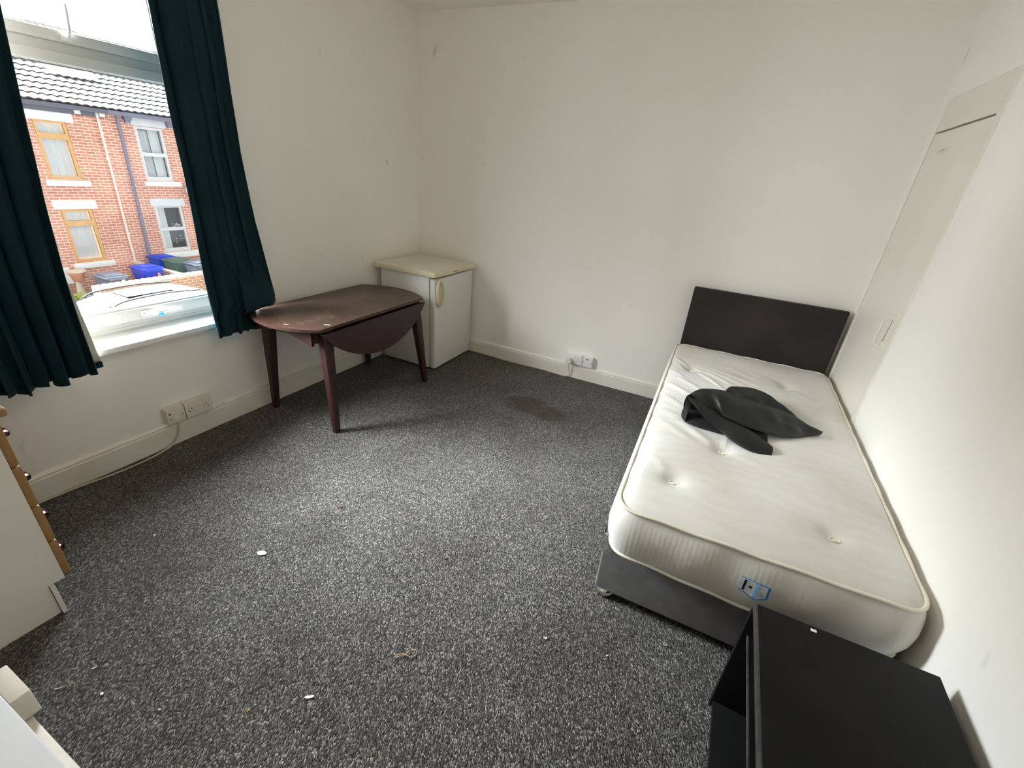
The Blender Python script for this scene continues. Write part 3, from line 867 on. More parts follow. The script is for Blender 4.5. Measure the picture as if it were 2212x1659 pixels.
# left wall: double socket
S = thing('double_socket', 'cream double power socket on the window wall beside the table', 'power socket', (0, -2.147, .178), 'cream outlets on the window wall')
del S['group']
bxo('pattress', M_WPLASTIC, S, 0, .034, -2.223, -2.074, .137, .230, bev=.006)
pl = bxo('face_plate', M_WPLASTIC, S, .034, .0415, -2.222, -2.075, .138, .229, bev=.003)
slots(pl, L, -2.188, .177); slots(pl, L, -2.109, .177)
bxo('rocker_switch', M_WPLASTIC2, pl, .0415, .045, -2.160, -2.149, .194, .214, bev=.001)
bxo('rocker_switch', M_WPLASTIC2, pl, .0415, .045, -2.147, -2.136, .194, .214, bev=.001)
screw(pl, (.0415, -2.207, .184), 'x', 1); screw(pl, (.0415, -2.090, .184), 'x', 1)
S = thing('fused_spur', 'cream fused switch outlet left of the double socket on the window wall', 'power socket', (0, -2.27, .178))
bxo('pattress', M_WPLASTIC, S, 0, .034, -2.320, -2.226, .137, .230, bev=.006)
pl = bxo('face_plate', M_WPLASTIC, S, .034, .0415, -2.319, -2.227, .138, .229, bev=.003)
bxo('rocker_switch', M_WPLASTIC2, pl, .0415, .044, -2.284, -2.268, .160, .186, bev=.001)
bm = bm_new(); lathe(bm, [(0, 0), (.005, 0), (.005, .002), (.003, .0025)], (.0415, -2.303, .200), 12, 'x'); obj('fuse_hole', bm, M_DARK, pl, smooth=.8)
bxo('slot', M_DARK, pl, .0415, .0425, -2.308, -2.299, .168, .172); bxo('slot', M_DARK, pl, .0415, .0425, -2.245, -2.236, .178, .182)
# cable from the spur along the skirting
bm = bm_new()
tube(bm, catmull([(.030, -2.270, .140), (.032, -2.272, .10), (.030, -2.29, .05), (.036, -2.33, .014), (.052, -2.42, .006), (.060, -2.52, .006), (.052, -2.63, .006), (.036, -2.74, .007), (.028, -2.86, .008), (.026, -3.0, .008), (.026, -3.03, .008)], 8), .0042, 8)
tag(obj('power_cable', bm, M_CABLE, None, smooth=4), 'cream cable dropping from the window wall outlet and running along the skirting', 'cable')
# back wall: double socket with plug, single spur with red neon
S = thing('double_socket', 'white double power socket on the back wall with a plug in it', 'power socket', (1.62, 0, .175))
bxo('pattress', M_WPLASTIC2, S, 1.549, 1.695, -.034, 0, .133, .222, bev=.006)
pl = bxo('face_plate', M_WPLASTIC2, S, 1.550, 1.694, -.0415, -.034, .134, .221, bev=.003)
slots(pl, Bk, 1.660, .170)
bxo('rocker_switch', M_WPLASTIC2, pl, 1.612, 1.622, -.045, -.0415, .188, .208, bev=.001)
bxo('rocker_switch', M_WPLASTIC2, pl, 1.625, 1.635, -.046, -.0415, .188, .208, bev=.001)
screw(pl, (1.683, -.0415, .177), 'y', -1)
S = thing('switched_spur', 'white switched outlet with red neon right of the plugged double socket', 'power socket', (1.74, 0, .175))
bxo('pattress', M_WPLASTIC2, S, 1.698, 1.784, -.034, 0, .133, .222, bev=.006)
pl = bxo('face_plate', M_WPLASTIC2, S, 1.699, 1.783, -.0415, -.034, .134, .221, bev=.003)
bxo('neon_lens', M_NEON, pl, 1.728, 1.748, -.0428, -.0415, .199, .206)
bxo('rocker_switch', M_WPLASTIC2, pl, 1.736, 1.750, -.045, -.0415, .164, .190, bev=.001)
screw(pl, (1.707, -.0415, .178), 'y', -1); screw(pl, (1.775, -.0415, .178), 'y', -1)
P_ = thing('plug', 'cream three-pin plug in the left outlet of the back wall socket', 'plug', (1.585, -.05, .165))
bm = bm_new(); prism(bm, [(1.562, .146), (1.608, .146), (1.611, .168), (1.600, .188), (1.570, .188), (1.559, .168)], 'y', -.088, -.043)
bmesh.ops.bevel(bm, geom=list(bm.edges), offset=.004, segments=2, affect='EDGES'); obj('plug_body', bm, M_WPLASTIC, P_, smooth=.7)
bm = bm_new()
tube(bm, catmull([(1.585, -.066, .148), (1.587, -.062, .115), (1.596, -.045, .07), (1.603, -.034, .04), (1.594, -.034, .016), (1.56, -.040, .006), (1.50, -.034, .005), (1.35, -.028, .005), (1.15, -.036, .005), (1.00, -.040, .005), (.85, -.030, .005), (.70, -.026, .005), (.62, -.026, .006)], 8), .0035, 8)
obj('flex', bm, M_CABLE, P_, smooth=4)
bm = bm_new(); lathe(bm, [(.0, 0), (.004, 0), (.005, -.004), (.003, -.008)], (.016, -1.995, .128), 12, 'x')
tag(obj('cable_clip', bm, M_CABLE, None, smooth=1), 'small brown nail clip on the skirting right of the window wall sockets', 'clip')

# ================================================================== litter on the carpet
def scrap(name, label, cat, m, x, y, L_, W_, ang, h=.002, curl=.003, group=None):
    bm = bm_new(); G = []
    for i in range(7):
        row = []
        for j in range(4):
            u, v = i/6-.5, j/3-.5
            px, py = u*L_*(1-.2*abs(v)), v*W_*(1-.5*(2*u)**2+.15*random.uniform(-1, 1))
            row.append(bm.verts.new((x+px*math.cos(ang)-py*math.sin(ang), y+px*math.sin(ang)+py*math.cos(ang), h+curl*(2*u)**2+.001*random.random())))
        G.append(row)
    for a, b in zip(G, G[1:]):
        for k in range(3): bm.faces.new((a[k], a[k+1], b[k+1], b[k]))
    return tag(obj(name, bm, m, None, smooth=4, solid=.0012), label, cat, group)
scrap('paper_scrap', 'white torn paper scrap on the bright carpet between chest and table', 'paper scrap', M_PAPER, 1.114, -2.587, .040, .022, .35, curl=.001)
scrap('paper_scrap', 'thin white paper sliver on the carpet near the bottom of the view', 'paper scrap', M_PAPER, 1.740, -2.894, .030, .009, .65)
scrap('paper_scrap', 'tiny white paper crumb on the dark carpet left of the bed foot', 'paper scrap', M_PAPER, 2.324, -2.342, .012, .009, .3, curl=.004)
scrap('paper_scrap', 'small white fleck on the carpet in front of the white cabinet', 'paper scrap', M_PAPER, 1.190, -3.185, .012, .008, 0)
scrap('crumb', 'tiny cream crumb on the carpet nearest the white cabinet', 'crumb', M_CREAMBIT, 1.384, -3.129, .010, .006, .4)
scrap('crumb', 'small orange-brown crumb on the carpet at the bottom left centre', 'crumb', M_BROWNBIT, 1.612, -3.006, .013, .005, 1.6)
scrap('crumb', 'pale sliver on the carpet in the chest shadow', 'crumb', M_CREAMBIT, 1.082, -3.154, .016, .004, 1.3)
scrap('crumb', 'pale thread-like scrap on the carpet just right of the white cabinet', 'crumb', M_CREAMBIT, 1.063, -3.236, .025, .003, .9)
scrap('crumb', 'tiny yellow crumb on the carpet between the twine and the bed', 'crumb', M_CREAMBIT, 2.545, -2.295, .008, .006, .9)
scrap('crumb', 'tiny yellow-brown crumb in the middle of the carpet', 'crumb', M_BROWNBIT, 1.968, -2.362, .010, .003, .9)
scrap('crumb', 'round cream crumb on the carpet beside the fridge side', 'crumb', M_CREAMBIT, .299, -.644, .016, .014, .9, curl=.002)
scrap('crumb', 'small white crumb at the fridge front corner', 'crumb', M_PAPER, .555, -.628, .014, .008, .2)
scrap('crumb', 'dark purple crumb on the carpet left of the table front leg', 'crumb', M_DARKBIT, .483, -1.668, .018, .010, .5)
scrap('crumb', 'dark sliver on the carpet below the left outlets', 'crumb', M_DARKBIT, .672, -2.597, .020, .006, .9)
scrap('crumb', 'tiny white crumb on the carpet near the cable', 'crumb', M_PAPER, .645, -2.747, .008, .006, .9)
scrap('leaf_scrap', 'small dark brown lump on the carpet in front of the table', 'scrap', M_TERR2, 1.175, -2.210, .020, .018, .3)
scrap('leaf_scrap', 'small brown lump on the carpet midway between table and bed foot', 'scrap', M_TERR2, 1.795, -2.215, .018, .016, .3)
bm = bm_new()   # bent plastic clip standing on the carpet by the bed
prism(bm, [(2.722, .001), (2.734, .001), (2.738, .012), (2.730, .010), (2.724, .024), (2.720, .026), (2.722, .010)], 'y', -2.147, -2.141)
tag(obj('plastic_clip', bm, M_PAPER, None), 'small bent white plastic clip on the carpet in front of the divan base', 'clip')
bm = bm_new()   # loop of twine
pts = [(1.890, -2.668), (1.893, -2.655), (1.905, -2.648), (1.915, -2.640), (1.923, -2.622), (1.940, -2.612), (1.948, -2.622), (1.940, -2.640), (1.922, -2.642), (1.905, -2.652), (1.897, -2.664), (1.890, -2.668)]
tube(bm, catmull([(a, b, .004+.002*(k % 3)) for k, (a, b) in enumerate(pts)], 5), .0012, 6)
tag(obj('twine_loop', bm, M_TWINE, None, smooth=4), 'knotted loop of tan twine on the carpet', 'twine')

#OUTSIDE
# ================================================================== the street outside
M_MORTAR = (.78,.66,.52)
def brick(name, c1, c2, bump=.4, dirt=True):
    m = mat(name, c1, .85, spec=.2); q = NT(m)
    c = q.n('ShaderNodeTexCoord'); s = q.n('ShaderNodeSeparateXYZ'); q.l(c.outputs['Object'], s.inputs[0])
    ad = q.n('ShaderNodeMath', operation='ADD'); q.l(s.outputs[0], ad.inputs[0]); q.l(s.outputs[1], ad.inputs[1])
    cb = q.n('ShaderNodeCombineXYZ'); q.l(ad.outputs[0], cb.inputs[0]); q.l(s.outputs[2], cb.inputs[1])
    b = q.n('ShaderNodeTexBrick'); b.offset = .5; b.squash = 1
    b.inputs['Scale'].default_value = 1; b.inputs['Brick Width'].default_value = .235; b.inputs['Row Height'].default_value = .0775
    b.inputs['Mortar Size'].default_value = .011; b.inputs['Mortar Smooth'].default_value = .3; b.inputs['Bias'].default_value = .1
    b.inputs['Color1'].default_value = (*c1, 1); b.inputs['Color2'].default_value = (*c2, 1); b.inputs['Mortar'].default_value = (*M_MORTAR, 1)
    q.l(cb.outputs[0], b.inputs['Vector'])
    n = q.n('ShaderNodeTexNoise', Scale=.9, Detail=5); q.l(c.outputs['Object'], n.inputs['Vector'])
    col = q.mix(.8, b.outputs[0], q.ramp(n.outputs[0], [(.3, (1.15,1.1,1.1)), (.7, (.75,.72,.70))]), 'MULTIPLY')
    q.l(col, q.b.inputs['Base Color'])
    return m
M_BRK = brick('red_brick', (.47,.17,.12), (.56,.26,.19))
M_BRK2 = brick('garden_wall_brick', (.50,.22,.11), (.60,.32,.18))
M_STONE = noisy('white_painted_stone', (.85,.84,.80), (.80,.79,.74), 4, .8)
M_STONEG = noisy('grey_painted_stone', (.62,.63,.64), (.56,.57,.58), 4, .8)
M_OAK = wood('oak_effect_frame', (.50,.28,.10), (.60,.36,.15), .4, 3, (1,1,1))
M_NETC = mat('net_curtain', (.70,.72,.70), .9)
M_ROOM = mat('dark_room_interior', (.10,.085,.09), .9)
M_TILER = noisy('red_roof_tiles', (.040,.030,.028), (.052,.040,.037), 3, .85)
M_TILEG = noisy('grey_roof_tiles', (.038,.037,.037), (.047,.046,.046), 3, .85)
M_GUTTER = mat('dark_gutter', (.10,.10,.13), .5)
M_PIPEW = mat('cream_downpipe', (.70,.62,.52), .5)
M_PIPEG = mat('grey_downpipe', (.17,.16,.22), .5)
M_DISH = mat('dish_grey', (.55,.57,.58), .4)
M_ROAD = noisy('tarmac', (.05,.05,.05), (.07,.07,.07), 6, .9)
M_PAVE = noisy('paving', (.16,.155,.145), (.12,.118,.11), 4, .9)
M_BBLUE = mat('blue_bin_plastic', (.02,.05,.55), .4)
M_BGREY = mat('grey_bin_plastic', (.16,.18,.23), .45)
M_BGREEN = mat('green_bin_plastic', (.10,.16,.12), .45)
M_CAR = mat('silver_car_paint', (.05,.052,.056), .6)
M_CARGL = mat('car_glass', (.008,.008,.010), .6, spec=.15)
M_CARTRIM = mat('car_window_trim', (.010,.010,.014), .7, spec=.1)
M_ORANGE = mat('orange_cone_plastic', (.75,.12,.03), .5)
M_TERRA = noisy('terracotta', (.50,.20,.10), (.58,.27,.15), 8, .8)
M_CREAMST = noisy('cream_stone', (.70,.60,.45), (.62,.52,.38), 8, .8)
M_LEAF = noisy('shrub_leaves', (.30,.38,.07), (.50,.48,.14), 12, .7)
M_LEAFG = noisy('green_leaves', (.12,.26,.06), (.20,.34,.08), 12, .7)
M_BPOT = mat('blue_glazed_pot', (.06,.07,.22), .3)
GZ = -2.95
struct(bxo('road', M_ROAD, None, -11.2, -2.6, -12, 22, GZ-.2, GZ))
struct(bxo('pavement', M_PAVE, None, -12.3, -11.2, -12, 22, GZ-.2, GZ+.10))
struct(bxo('front_yard', M_PAVE, None, -15, -12.3, -12, 22, GZ-.2, GZ+.14))
YZ = GZ+.14

def facade_window(par, y0, y1, z0, z1, m_frame, style, sx=-15.0):
    """a window recessed in the brick face at x = sx"""
    bm = bm_new(); x0, x1 = sx-.11, sx-.03
    w = .055
    fr(bm, x0, x1, y0, y1, z0, z1, w, bev=0)
    if style == 'fanlight':
        zt = z1-.40
        box(bm, x0, x1+.012, y0+w, y1-w, zt-.05, zt+.035)
        fr(bm, x0+.01, x1+.02, y0+.04, y1-.04, zt+.03, z1-.03, .045, bev=0)
        fr(bm, x0+.01, x1+.006, y0+.04, y1-.04, z0+.03, zt-.03, .045, bev=0)
    else:
        zt = (z0+z1)/2
        box(bm, x0, x1+.012, y0+w, y1-w, zt-.055, zt+.055)
        fr(bm, x0, x1+.004, y0+.04, y1-.04, z0+.03, z1-.03, .05, wb=.10, bev=0)
    f_ = obj('window', bm, m_frame, par)
    bxo('pane', M_GLASS, f_, x0+.04, x0+.044, y0+w, y1-w, z0+w, z1-w)
    return f_
def net(par, y0, y1, z0, z1, x, folds=9, amp=.012):
    bm = bm_new(); G = []
    for j in range(5):
        G.append([bm.verts.new((x+amp*math.sin(i/60*folds*6.28+.6*math.sin(i*.3+j*.3)), y0+(y1-y0)*i/60, z0+(z1-z0)*j/4)) for i in range(61)])
    for a, b in zip(G, G[1:]):
        for k in range(60): bm.faces.new((a[k], a[k+1], b[k+1], b[k]))
    return obj('net_curtain', bm, M_NETC, par, smooth=4)

def wall_with_holes(bm, y0, y1, z0, z1, holes, x0=-15.3, x1=-15.0):
    ys = sorted({y0, y1, *[h[0] for h in holes], *[h[1] for h in holes]})
    for a, b in zip(ys, ys[1:]):
        m_ = (a+b)/2
        hs = sorted([(h[2], h[3]) for h in holes if h[0] < m_ < h[1]])
        z = z0
        for c, d_ in hs: box(bm, x0, x1, a, b, z, c); z = d_
        box(bm, x0, x1, a, b, z, z1)

def roof_tiles(name, par, y0, y1, m):
    s = math.tan(math.radians(27)); bm = bm_new()
    rows, n = 14, int((y1-y0)/.035)
    def P(u, y, lift):   # u along slope in x
        return (-14.72-u, y, 2.30+s*u+lift)
    for r in range(rows):
        u0, u1 = r*.285, (r+1)*.285+.03
        A, B, Lw = [], [], []
        for i in range(n+1):
            y = y0+(y1-y0)*i/n
            ph = (y*1.0/.20) % 1.0
            h = .030*(.5-.5*math.cos(2*math.pi*ph))**.8
            A.append(bm.verts.new(P(u0, y, .040+h))); B.append(bm.verts.new(P(u1, y, .012+h))); Lw.append(bm.verts.new(P(u0, y, .006+h*.9)))
        for i in range(n):
            bm.faces.new((A[i], A[i+1], B[i+1], B[i])); bm.faces.new((Lw[i], Lw[i+1], A[i+1], A[i]))
    o = obj(name, bm, m, par, smooth=.9)
    bm = bm_new()
    prism(bm, [(-14.80, 2.26), (-18.75, 2.26+s*3.95), (-22.7, 2.26), (-14.80, 2.20)], 'y', y0, y1)
    obj('roof_deck', bm, m, par)
    return o

# ---- left house (oak-framed windows, red roof)
HA = thing('terraced_house', 'red brick terraced house with oak-brown window frames across the street', 'house', (-17, 1, GZ))
YB = 4.80
holes = [(3.08, 3.83, .40, 1.88), (3.05, 3.82, -1.91, -.40), (.2, 1.0, .40, 1.88)]
bm = bm_new(); wall_with_holes(bm, -6, YB, GZ, 2.28, holes); obj('wall', bm, M_BRK, HA)
for (a, b, c, d_) in holes[:2]:
    w_ = facade_window(HA, a, b, c, d_, M_OAK, 'fanlight')
    net(w_, a+.05, b-.05, c+.05, d_-.05, -15.14, 8)
facade_window(HA, *holes[2], M_OAK, 'fanlight')
for n_, (a, b, c, d_), dx in (('lintel', (2.94, 4.00, 1.86, 2.10), .02), ('sill', (2.957, 3.962, .215, .365), .07), ('lintel', (2.93, 3.955, -.405, -.155), .02), ('sill', (2.93, 3.975, -2.09, -1.945), .07)):
    bxo(n_, M_STONE, HA, -15.15, -15+dx, a, b, c, d_, bev=.01)
roof_tiles('roof', HA, -6, YB, M_TILER)
bm = bm_new(); prism(bm, [(-14.93, 2.19), (-14.79, 2.19), (-14.77, 2.30), (-14.93, 2.30)], 'y', -6, YB); box(bm, -15, -14.93, -6, YB, 2.08, 2.27); obj('gutter', bm, M_GUTTER, HA)
bm = bm_new(); tube(bm, [(-14.92, 4.575, 2.2), (-14.92, 4.54, .1), (-14.92, 4.51, -1.1), (-14.92, 4.505, YZ)], .035, 10)
for z in (1.0, -1.15): lathe(bm, [(.045, z-.04), (.045, z+.04)], (-14.92, 4.53, 0), 10)
obj('downpipe', bm, M_PIPEW, HA, smooth=1)
for y in (4.12, 4.70):
    bm = bm_new(); box(bm, -15, -14.90, y-.07, y+.07, 2.10, 2.20); obj('corbel', bm, M_STONE, HA)
rl = bm_new(); s27 = math.tan(math.radians(27))
def onr(x, y, l): return (x, y, 2.30+s27*(-14.72-x)+l)
for a, b, c, d_ in ((-16.30, -16.18, 4.35, 5.45), (-17.2, -16.3, 4.35, 4.45), (-17.2, -16.3, 5.35, 5.45)):
    vs = [rl.verts.new(onr(x, y, l)) for l in (.04, .16) for x, y in ((a, c), (b, c), (b, d_), (a, d_))]
    for f_ in ((0,1,2,3), (4,5,6,7), (0,1,5,4), (1,2,6,5), (2,3,7,6), (3,0,4,7)): rl.faces.new([vs[i] for i in f_])
obj('rooflight_frame', rl, M_STONE, HA)
bm = bm_new(); vs = [bm.verts.new(onr(x, y, .10)) for x, y in ((-17.2, 4.45), (-16.3, 4.45), (-16.3, 5.35), (-17.2, 5.35))]; bm.faces.new(vs)
obj('rooflight_pane', bm, M_TERRA, HA)
bm = bm_new(); box(bm, -19.4, -18.6, 5.05, 6.35, 3.9, 5.9, bev=.02); box(bm, -19.45, -18.55, 5.0, 6.4, 5.6, 5.75, bev=.02)
for y in (5.4, 6.0): lathe(bm, [(.14, 5.9), (.12, 6.3), (.15, 6.35)], (-19, y, 0), 14)
obj('chimney_stack', bm, M_STONE, HA, smooth=.5)

# ---- right house (white sash windows, grey roof)
HB = thing('terraced_house', 'brick terraced house with white sash windows and grey roof across the street', 'house', (-17, 8, GZ))
holes = [(5.49, 6.315, .40, 1.97), (5.50, 6.38, -1.87, -.34), (8.2, 9.1, .40, 1.97)]
bm = bm_new(); wall_with_holes(bm, YB, 14, GZ, 2.28, holes); obj('wall', bm, M_BRK, HB)
for k, (a, b, c, d_) in enumerate(holes):
    w_ = facade_window(HB, a, b, c, d_, M_UPVC, 'sash')
    if k == 0:
        net(w_, a+.42, b-.10, c+.05, d_-.05, -15.15, 3); n2 = net(w_, a+.05, a+.42, c+.05, d_-.10, -15.18, 5); n2.data.materials[0] = M_DISH
    if k == 1:
        net(w_, a+.14, a+.36, c+.05, d_-.05, -15.15, 2)
        random.seed(3)
        for j in range(16):
            yy = random.uniform(a+.42, b-.10); zz = random.choice((random.uniform(-1.05, -.95), random.uniform(-1.75, -1.35), random.uniform(-1.6, -1.35)))
            bm = bm_new(); bmesh.ops.create_icosphere(bm, subdivisions=1, radius=random.uniform(.012, .028), matrix=Matrix.Translation((-15.10, yy, zz)))
            obj('window_decoration', bm, M_STONE, w_)
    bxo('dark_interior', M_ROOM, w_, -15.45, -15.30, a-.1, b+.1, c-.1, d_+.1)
for n_, (a, b, c, d_), dx, m in (('lintel', (5.42, 6.42, 1.98, 2.20), .02, M_STONEG), ('sill', (5.395, 6.495, .255, .39), .07, M_STONE), ('lintel', (5.41, 6.485, -.365, -.135), .02, M_STONEG), ('sill', (5.42, 6.59, -2.07, -1.88), .07, M_STONE)):
    bxo(n_, m, HB, -15.15, -15+dx, a, b, c, d_, bev=.01)
roof_tiles('roof', HB, YB, 14, M_TILEG)
bm = bm_new(); prism(bm, [(-14.93, 2.19), (-14.79, 2.19), (-14.77, 2.30), (-14.93, 2.30)], 'y', YB, 14); obj('gutter', bm, M_PIPEG, HB)
bm = bm_new(); tube(bm, [(-14.92, 5.08, 2.2), (-14.92, 5.03, .0), (-14.92, 4.955, -2.2), (-14.92, 4.93, YZ)], .045, 10); obj('downpipe', bm, M_PIPEG, HB, smooth=1)
for y in (5.33, 6.53):
    bm = bm_new(); box(bm, -15, -14.86, y-.10, y+.10, 2.10, 2.20); box(bm, -15, -14.9, y-.07, y+.07, 2.02, 2.10); obj('corbel', bm, M_PIPEG, HB)

D_ = thing('satellite_dish', 'grey satellite dish on the right brick house beside the curtain edge', 'satellite dish', (-14.95, 6.72, .17))
bm = bm_new(); lathe(bm, [(.0, .03), (.12, .035), (.22, .07), (.27, .12), (.265, .12), (.21, .06), (.0, .02)], (-14.85, 6.74, .15), 26, 'x'); obj('reflector', bm, M_DISH, D_, smooth=.9)
bm = bm_new(); tube(bm, [(-15.0, 6.74, .15), (-14.83, 6.74, .15)], .02, 8); tube(bm, [(-14.80, 6.74, -.08), (-14.55, 6.74, .05), (-14.52, 6.74, .10)], .01, 6); obj('bracket_arm', bm, M_PIPEG, D_)
MBX = thing('meter_box', 'white wall box on the brick house at the left curtain edge', 'meter box', (-14.9, 2.6, -2.2))
bxo('box', M_STONE, MBX, -15, -14.84, 2.40, 2.765, -2.47, -2.0, bev=.015)

# ---- garden walls
def garden_wall(label, x0, x1, y0, y1, z0, z1, slanted):
    g = thing('garden_wall', label, 'garden wall', ((x0+x1)/2, (y0+y1)/2, z0))
    bxo('brickwork', M_BRK2, g, x0, x1, y0, y1, z0, z1)
    bm = bm_new()
    if slanted:
        y = y0
        while y < y1-.05:
            vs = [bm.verts.new((x, yy, z)) for z in (z1, z1+.065) for x, yy in ((x0-.05, y), (x1+.05, y+.14), (x1+.05, y+.215), (x0-.05, y+.075))]
            for f_ in ((0,1,2,3), (4,5,6,7), (0,1,5,4), (1,2,6,5), (2,3,7,6), (3,0,4,7)): bm.faces.new([vs[i] for i in f_])
            y += .155
    else: box(bm, x0-.03, x1+.03, y0, y1, z1, z1+.06, bev=.01)
    obj('coping', bm, M_CREAMST, g)
    return g
gw = garden_wall('low orange brick front garden wall with slanted coping bricks behind the parked car', -12.30, -12.10, 2.26, 9.5, YZ-.1, -2.06, True)
bxo('end_post', M_STONEG, gw, -12.31, -12.07, 2.17, 2.255, GZ+.1, -1.99, bev=.01)
garden_wall('brick dividing wall with pale coping running back between the two front yards', -14.98, -12.32, 4.36, 4.50, YZ, -2.06, False)

# ---- bins
def bin_(label, x, y, mb, group=None, s=1.0, zl=-1.78):
    b = thing('wheelie_bin', label, 'bin', (x, y, YZ), group)
    h = zl-.08-YZ
    bm = bm_new()
    for (z, w, d_) in (): pass
    lo = [bm.verts.new((x+a*.22, y+c*.20, YZ+.04)) for a, c in ((-1,-1),(1,-1),(1,1),(-1,1))]
    hi = [bm.verts.new((x+a*.34, y+c*.27, YZ+h)) for a, c in ((-1,-1),(1,-1),(1,1),(-1,1))]
    bm.faces.new(lo[::-1]); bm.faces.new(hi)
    for k in range(4): bm.faces.new((lo[k], lo[(k+1) % 4], hi[(k+1) % 4], hi[k]))
    bmesh.ops.bevel(bm, geom=list(bm.edges), offset=.03, segments=2, affect='EDGES')
    obj('body', bm, mb, b, smooth=.6)
    bm = bm_new(); box(bm, x-.36, x+.38, y-.30, y+.30, YZ+h, YZ+h+.035, bev=.012); box(bm, x-.28, x+.26, y-.22, y+.22, YZ+h+.03, YZ+h+.075, bev=.025)
    box(bm, x+.30, x+.40, y-.22, y+.22, YZ+h-.05, YZ+h, bev=.01)
    obj('lid', bm, mb, b, smooth=.6)
    for c in (-1, 1):
        bm = bm_new(); lathe(bm, [(.0, -.025), (.09, -.02), (.09, .02), (.0, .025)], (x-.22, y+c*.23, YZ+.09), 14, 'y'); obj('wheel', bm, M_GUTTER, b, smooth=.8)
    return b
bin_('bright blue wheelie bin behind the garden wall with an orange cone in front', -13.02, 3.88, M_BBLUE)
gb = bin_('grey wheelie bin below the lower oak-framed window', -12.95, 2.92, M_BGREY, zl=-1.88)
bm = bm_new(); lathe(bm, [(0, 0), (.045, 0), (.045, .004)], (-12.56, 3.02, -2.04), 14, 'x'); obj('badge', bm, M_STONE, gb)
bin_('second blue wheelie bin below the white sash window, behind the others', -14.26, 4.98, M_BBLUE)
bin_('green wheelie bin between the second blue bin and the grey bin', -13.48, 5.02, M_BGREEN)
bin_('grey wheelie bin nearest the right curtain edge', -12.72, 5.22, M_BGREY)

CO = thing('traffic_cone', 'orange traffic cone in front of the bright blue wheelie bin', 'traffic cone', (-12.43, 3.86, -2.1))
bm = bm_new(); lathe(bm, [(.13, YZ), (.13, YZ+.03), (.10, YZ+.04), (.035, -1.96), (.02, -1.93)], (-12.46, 3.90, 0), 20); obj('cone_body', bm, M_ORANGE, CO, smooth=.6)
BBH = thing('bird_bath', 'terracotta bowl on a cream cone pedestal below the oak-framed window', 'bird bath', (-14.5, 2.8, YZ))
bm = bm_new(); lathe(bm, [(.26, YZ), (.25, YZ+.05), (.13, YZ+.12), (.08, YZ+.30), (.055, -2.28)], (-14.2, 2.62, 0), 24); obj('pedestal', bm, M_CREAMST, BBH, smooth=.7)
bm = bm_new(); lathe(bm, [(.07, -2.29), (.13, -2.24), (.17, -2.08), (.20, -2.01)], (-14.2, 2.66, 0), 24); b_ = obj('bowl', bm, M_TERRA, BBH, smooth=.9)
bm = bm_new(); lathe(bm, [(.20, -2.01), (.225, -2.0), (.225, -1.96), (.18, -1.95)], (-14.2, 2.66, 0), 24); obj('bowl_rim', bm, M_CREAMST, b_, smooth=.7)

def leafy(par, cx, cy, cz, rx, ry, rz, n, m, size=.06, seed=1):
    random.seed(seed); bm = bm_new()
    for _ in range(n):
        v = Vector((random.gauss(0, 1), random.gauss(0, 1), random.gauss(0, 1))).normalized()*random.uniform(.55, 1)
        c = Vector((cx+v.x*rx, cy+v.y*ry, cz+abs(v.z)*rz)); d1 = Vector((random.uniform(-1,1), random.uniform(-1,1), random.uniform(-.3,1))).normalized()
        d2 = d1.orthogonal().normalized(); L_ = size*random.uniform(.6, 1.3)
        vs = [bm.verts.new(c), bm.verts.new(c+d1*L_*.5+d2*L_*.28), bm.verts.new(c+d1*L_), bm.verts.new(c+d1*L_*.5-d2*L_*.28)]
        bm.faces.new(vs)
    return obj('foliage', bm, m, par)
SH = thing('shrub', 'yellow-green shrub growing in the yard left of the garden wall end post', 'shrub', (-13.1, 2.2, YZ))
leafy(SH, -13.15, 2.22, YZ, .62, .36, .42, 900, M_LEAF, .10, 5)
bm = bm_new()
for k in range(6):
    a = k*1.05; tube(bm, [(-13.15, 2.22, YZ-.01), (-13.15+.3*math.cos(a), 2.22+.2*math.sin(a), YZ+.25)], .012, 6)
obj('stems', bm, M_TERRA, SH)
PP = thing('potted_plant', 'small green plant in a blue pot behind the garden wall end', 'potted plant', (-12.9, 2.4, YZ))
bm = bm_new(); lathe(bm, [(.10, YZ), (.16, YZ+.30), (.18, YZ+.31), (.17, YZ+.34)], (-13.6, 3.02, 0), 20); obj('pot', bm, M_BPOT, PP, smooth=.7)
leafy(PP, -13.6, 2.98, YZ+.32, .20, .22, .20, 160, M_LEAFG, .12, 9)
PQ = thing('potted_plant', 'tiny plant in a wide cream pot beside the cream downpipe', 'potted plant', (-14.4, 4.0, YZ))
bm = bm_new(); lathe(bm, [(.14, YZ), (.24, YZ+.30), (.27, YZ+.31), (.27, YZ+.36)], (-13.6, 3.98, 0), 20); obj('pot', bm, M_CREAMST, PQ, smooth=.7)
leafy(PQ, -13.62, 4.02, YZ+.38, .10, .10, .14, 60, M_LEAFG, .10, 11)

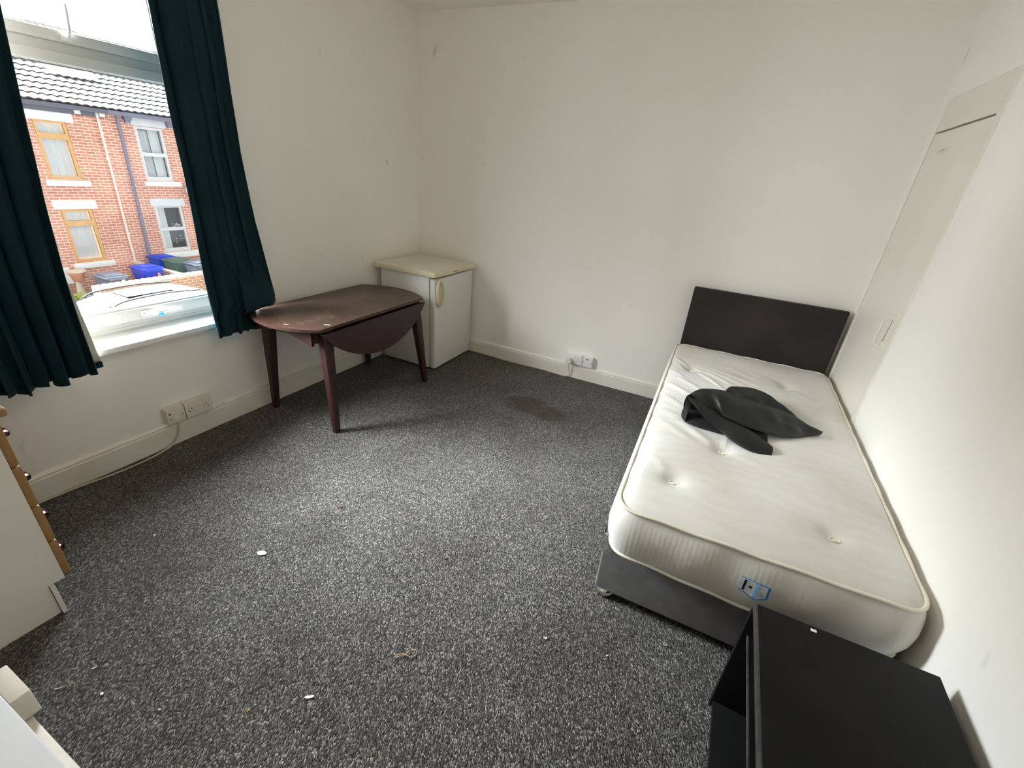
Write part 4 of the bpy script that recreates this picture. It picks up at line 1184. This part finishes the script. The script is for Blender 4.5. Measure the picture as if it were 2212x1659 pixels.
# ---- parked car
CAR = thing('car', 'silver parked car with dark sunroof seen over the window sill', 'car', (-8.9, 1.2, GZ))
prof = [(-1.35, .30, .55), (-1.30, .62, .66), (-.55, .80, .76), (.00, .92, .80), (.45, 1.13, .70), (.80, 1.33, .64), (1.15, 1.435, .61), (1.60, 1.47, .60), (2.1, 1.475, .60), (2.6, 1.44, .58), (2.95, 1.33, .57), (3.25, 1.05, .64), (3.40, .95, .66), (3.45, .45, .62)]
bm = bm_new(); G = []
for (y, h, w) in prof:
    wb = .86
    belt = min(h, .92)
    pts = [(-wb, .22), (-wb-.02, .55), (-wb, belt*.98), (-max(w+.03, .60), max(belt, h-.05)), (-w*.9, h-.012), (0, h+.012), (w*.9, h-.012), (max(w+.03, .60), max(belt, h-.05)), (wb, belt*.98), (wb+.02, .55), (wb, .22)]
    G.append([bm.verts.new((-8.98+a, y, GZ+b)) for a, b in pts])
for a, b in zip(G, G[1:]):
    for k in range(len(a)-1): bm.faces.new((a[k], a[k+1], b[k+1], b[k]))
bm.faces.new(G[0]); bm.faces.new(G[-1][::-1])
obj('body', bm, M_CAR, CAR, smooth=.7)
bm = bm_new()   # side glass
for sx_ in (1, -1):
    for a, b in ((.62, 1.42), (1.50, 2.35), (2.42, 2.95)):
        def top_(y): return lerp([(.0, .92), (.45, 1.08), (.80, 1.26), (1.15, 1.36), (1.6, 1.39), (2.1, 1.39), (2.6, 1.36), (2.95, 1.24)])(y)
        X0 = -8.98+sx_*.885
        P4 = [(X0, a, GZ+.95), (X0, b, GZ+.95), (-8.98+sx_*.665, b, GZ+top_(b)), (-8.98+sx_*.665, (a+b)/2, GZ+top_((a+b)/2)), (-8.98+sx_*.665, a, GZ+top_(a))]
        bm.faces.new([bm.verts.new(p) for p in P4])
obj('side_windows', bm, M_DISH, CAR, solid=.01)
for sx_ in (1, -1):
    bm = bm_new(); tube(bm, [(-8.98+sx_*.90, .50, GZ+.95)]+[(-8.98+sx_*(.675+.22*(1.39-top_(y))/.44), y, GZ+top_(y)+.012) for y in (.62, .80, 1.0, 1.15, 1.4, 1.6, 1.85, 2.1, 2.35, 2.6, 2.95)]+[(-8.98+sx_*.90, 3.02, GZ+.95)], .016, 6)
    obj('window_trim', bm, M_CARTRIM, CAR, smooth=4)
    bm = bm_new(); tube(bm, [(-8.98+sx_*.90, 1.46, GZ+.93), (-8.98+sx_*.68, 1.46, GZ+1.39)], .028, 6); obj('door_pillar', bm, M_CARTRIM, CAR, smooth=4)
bm = bm_new(); vs = [bm.verts.new(p) for p in ((-9.55, .05, GZ+.96), (-8.41, .05, GZ+.96), (-8.52, .98, GZ+1.40), (-9.44, .98, GZ+1.40))]; bm.faces.new(vs); obj('windscreen', bm, M_CARGL, CAR, solid=.01)
bm = bm_new(); box(bm, -9.30, -8.66, 1.35, 2.25, GZ+1.470, GZ+1.492, bev=.005); obj('sunroof', bm, M_CARGL, CAR, smooth=.6)
for sx_ in (1, -1):
    bm = bm_new(); tube(bm, catmull([(-8.98+sx_*.57, .95, GZ+1.39), (-8.98+sx_*.57, 1.2, GZ+1.475), (-8.98+sx_*.56, 2.0, GZ+1.505), (-8.98+sx_*.56, 2.7, GZ+1.45)], 6), .018, 8); obj('roof_rail', bm, M_CAR, CAR, smooth=1)
for y in (-.55, 2.45):
    for sx_ in (1, -1):
        bm = bm_new(); lathe(bm, [(.0, -.1), (.30, -.1), (.32, -.05), (.32, .05), (.30, .1), (.0, .1)], (-8.98+sx_*.80, y, GZ+.32), 24, 'x'); obj('wheel', bm, M_GUTTER, CAR, smooth=.8)
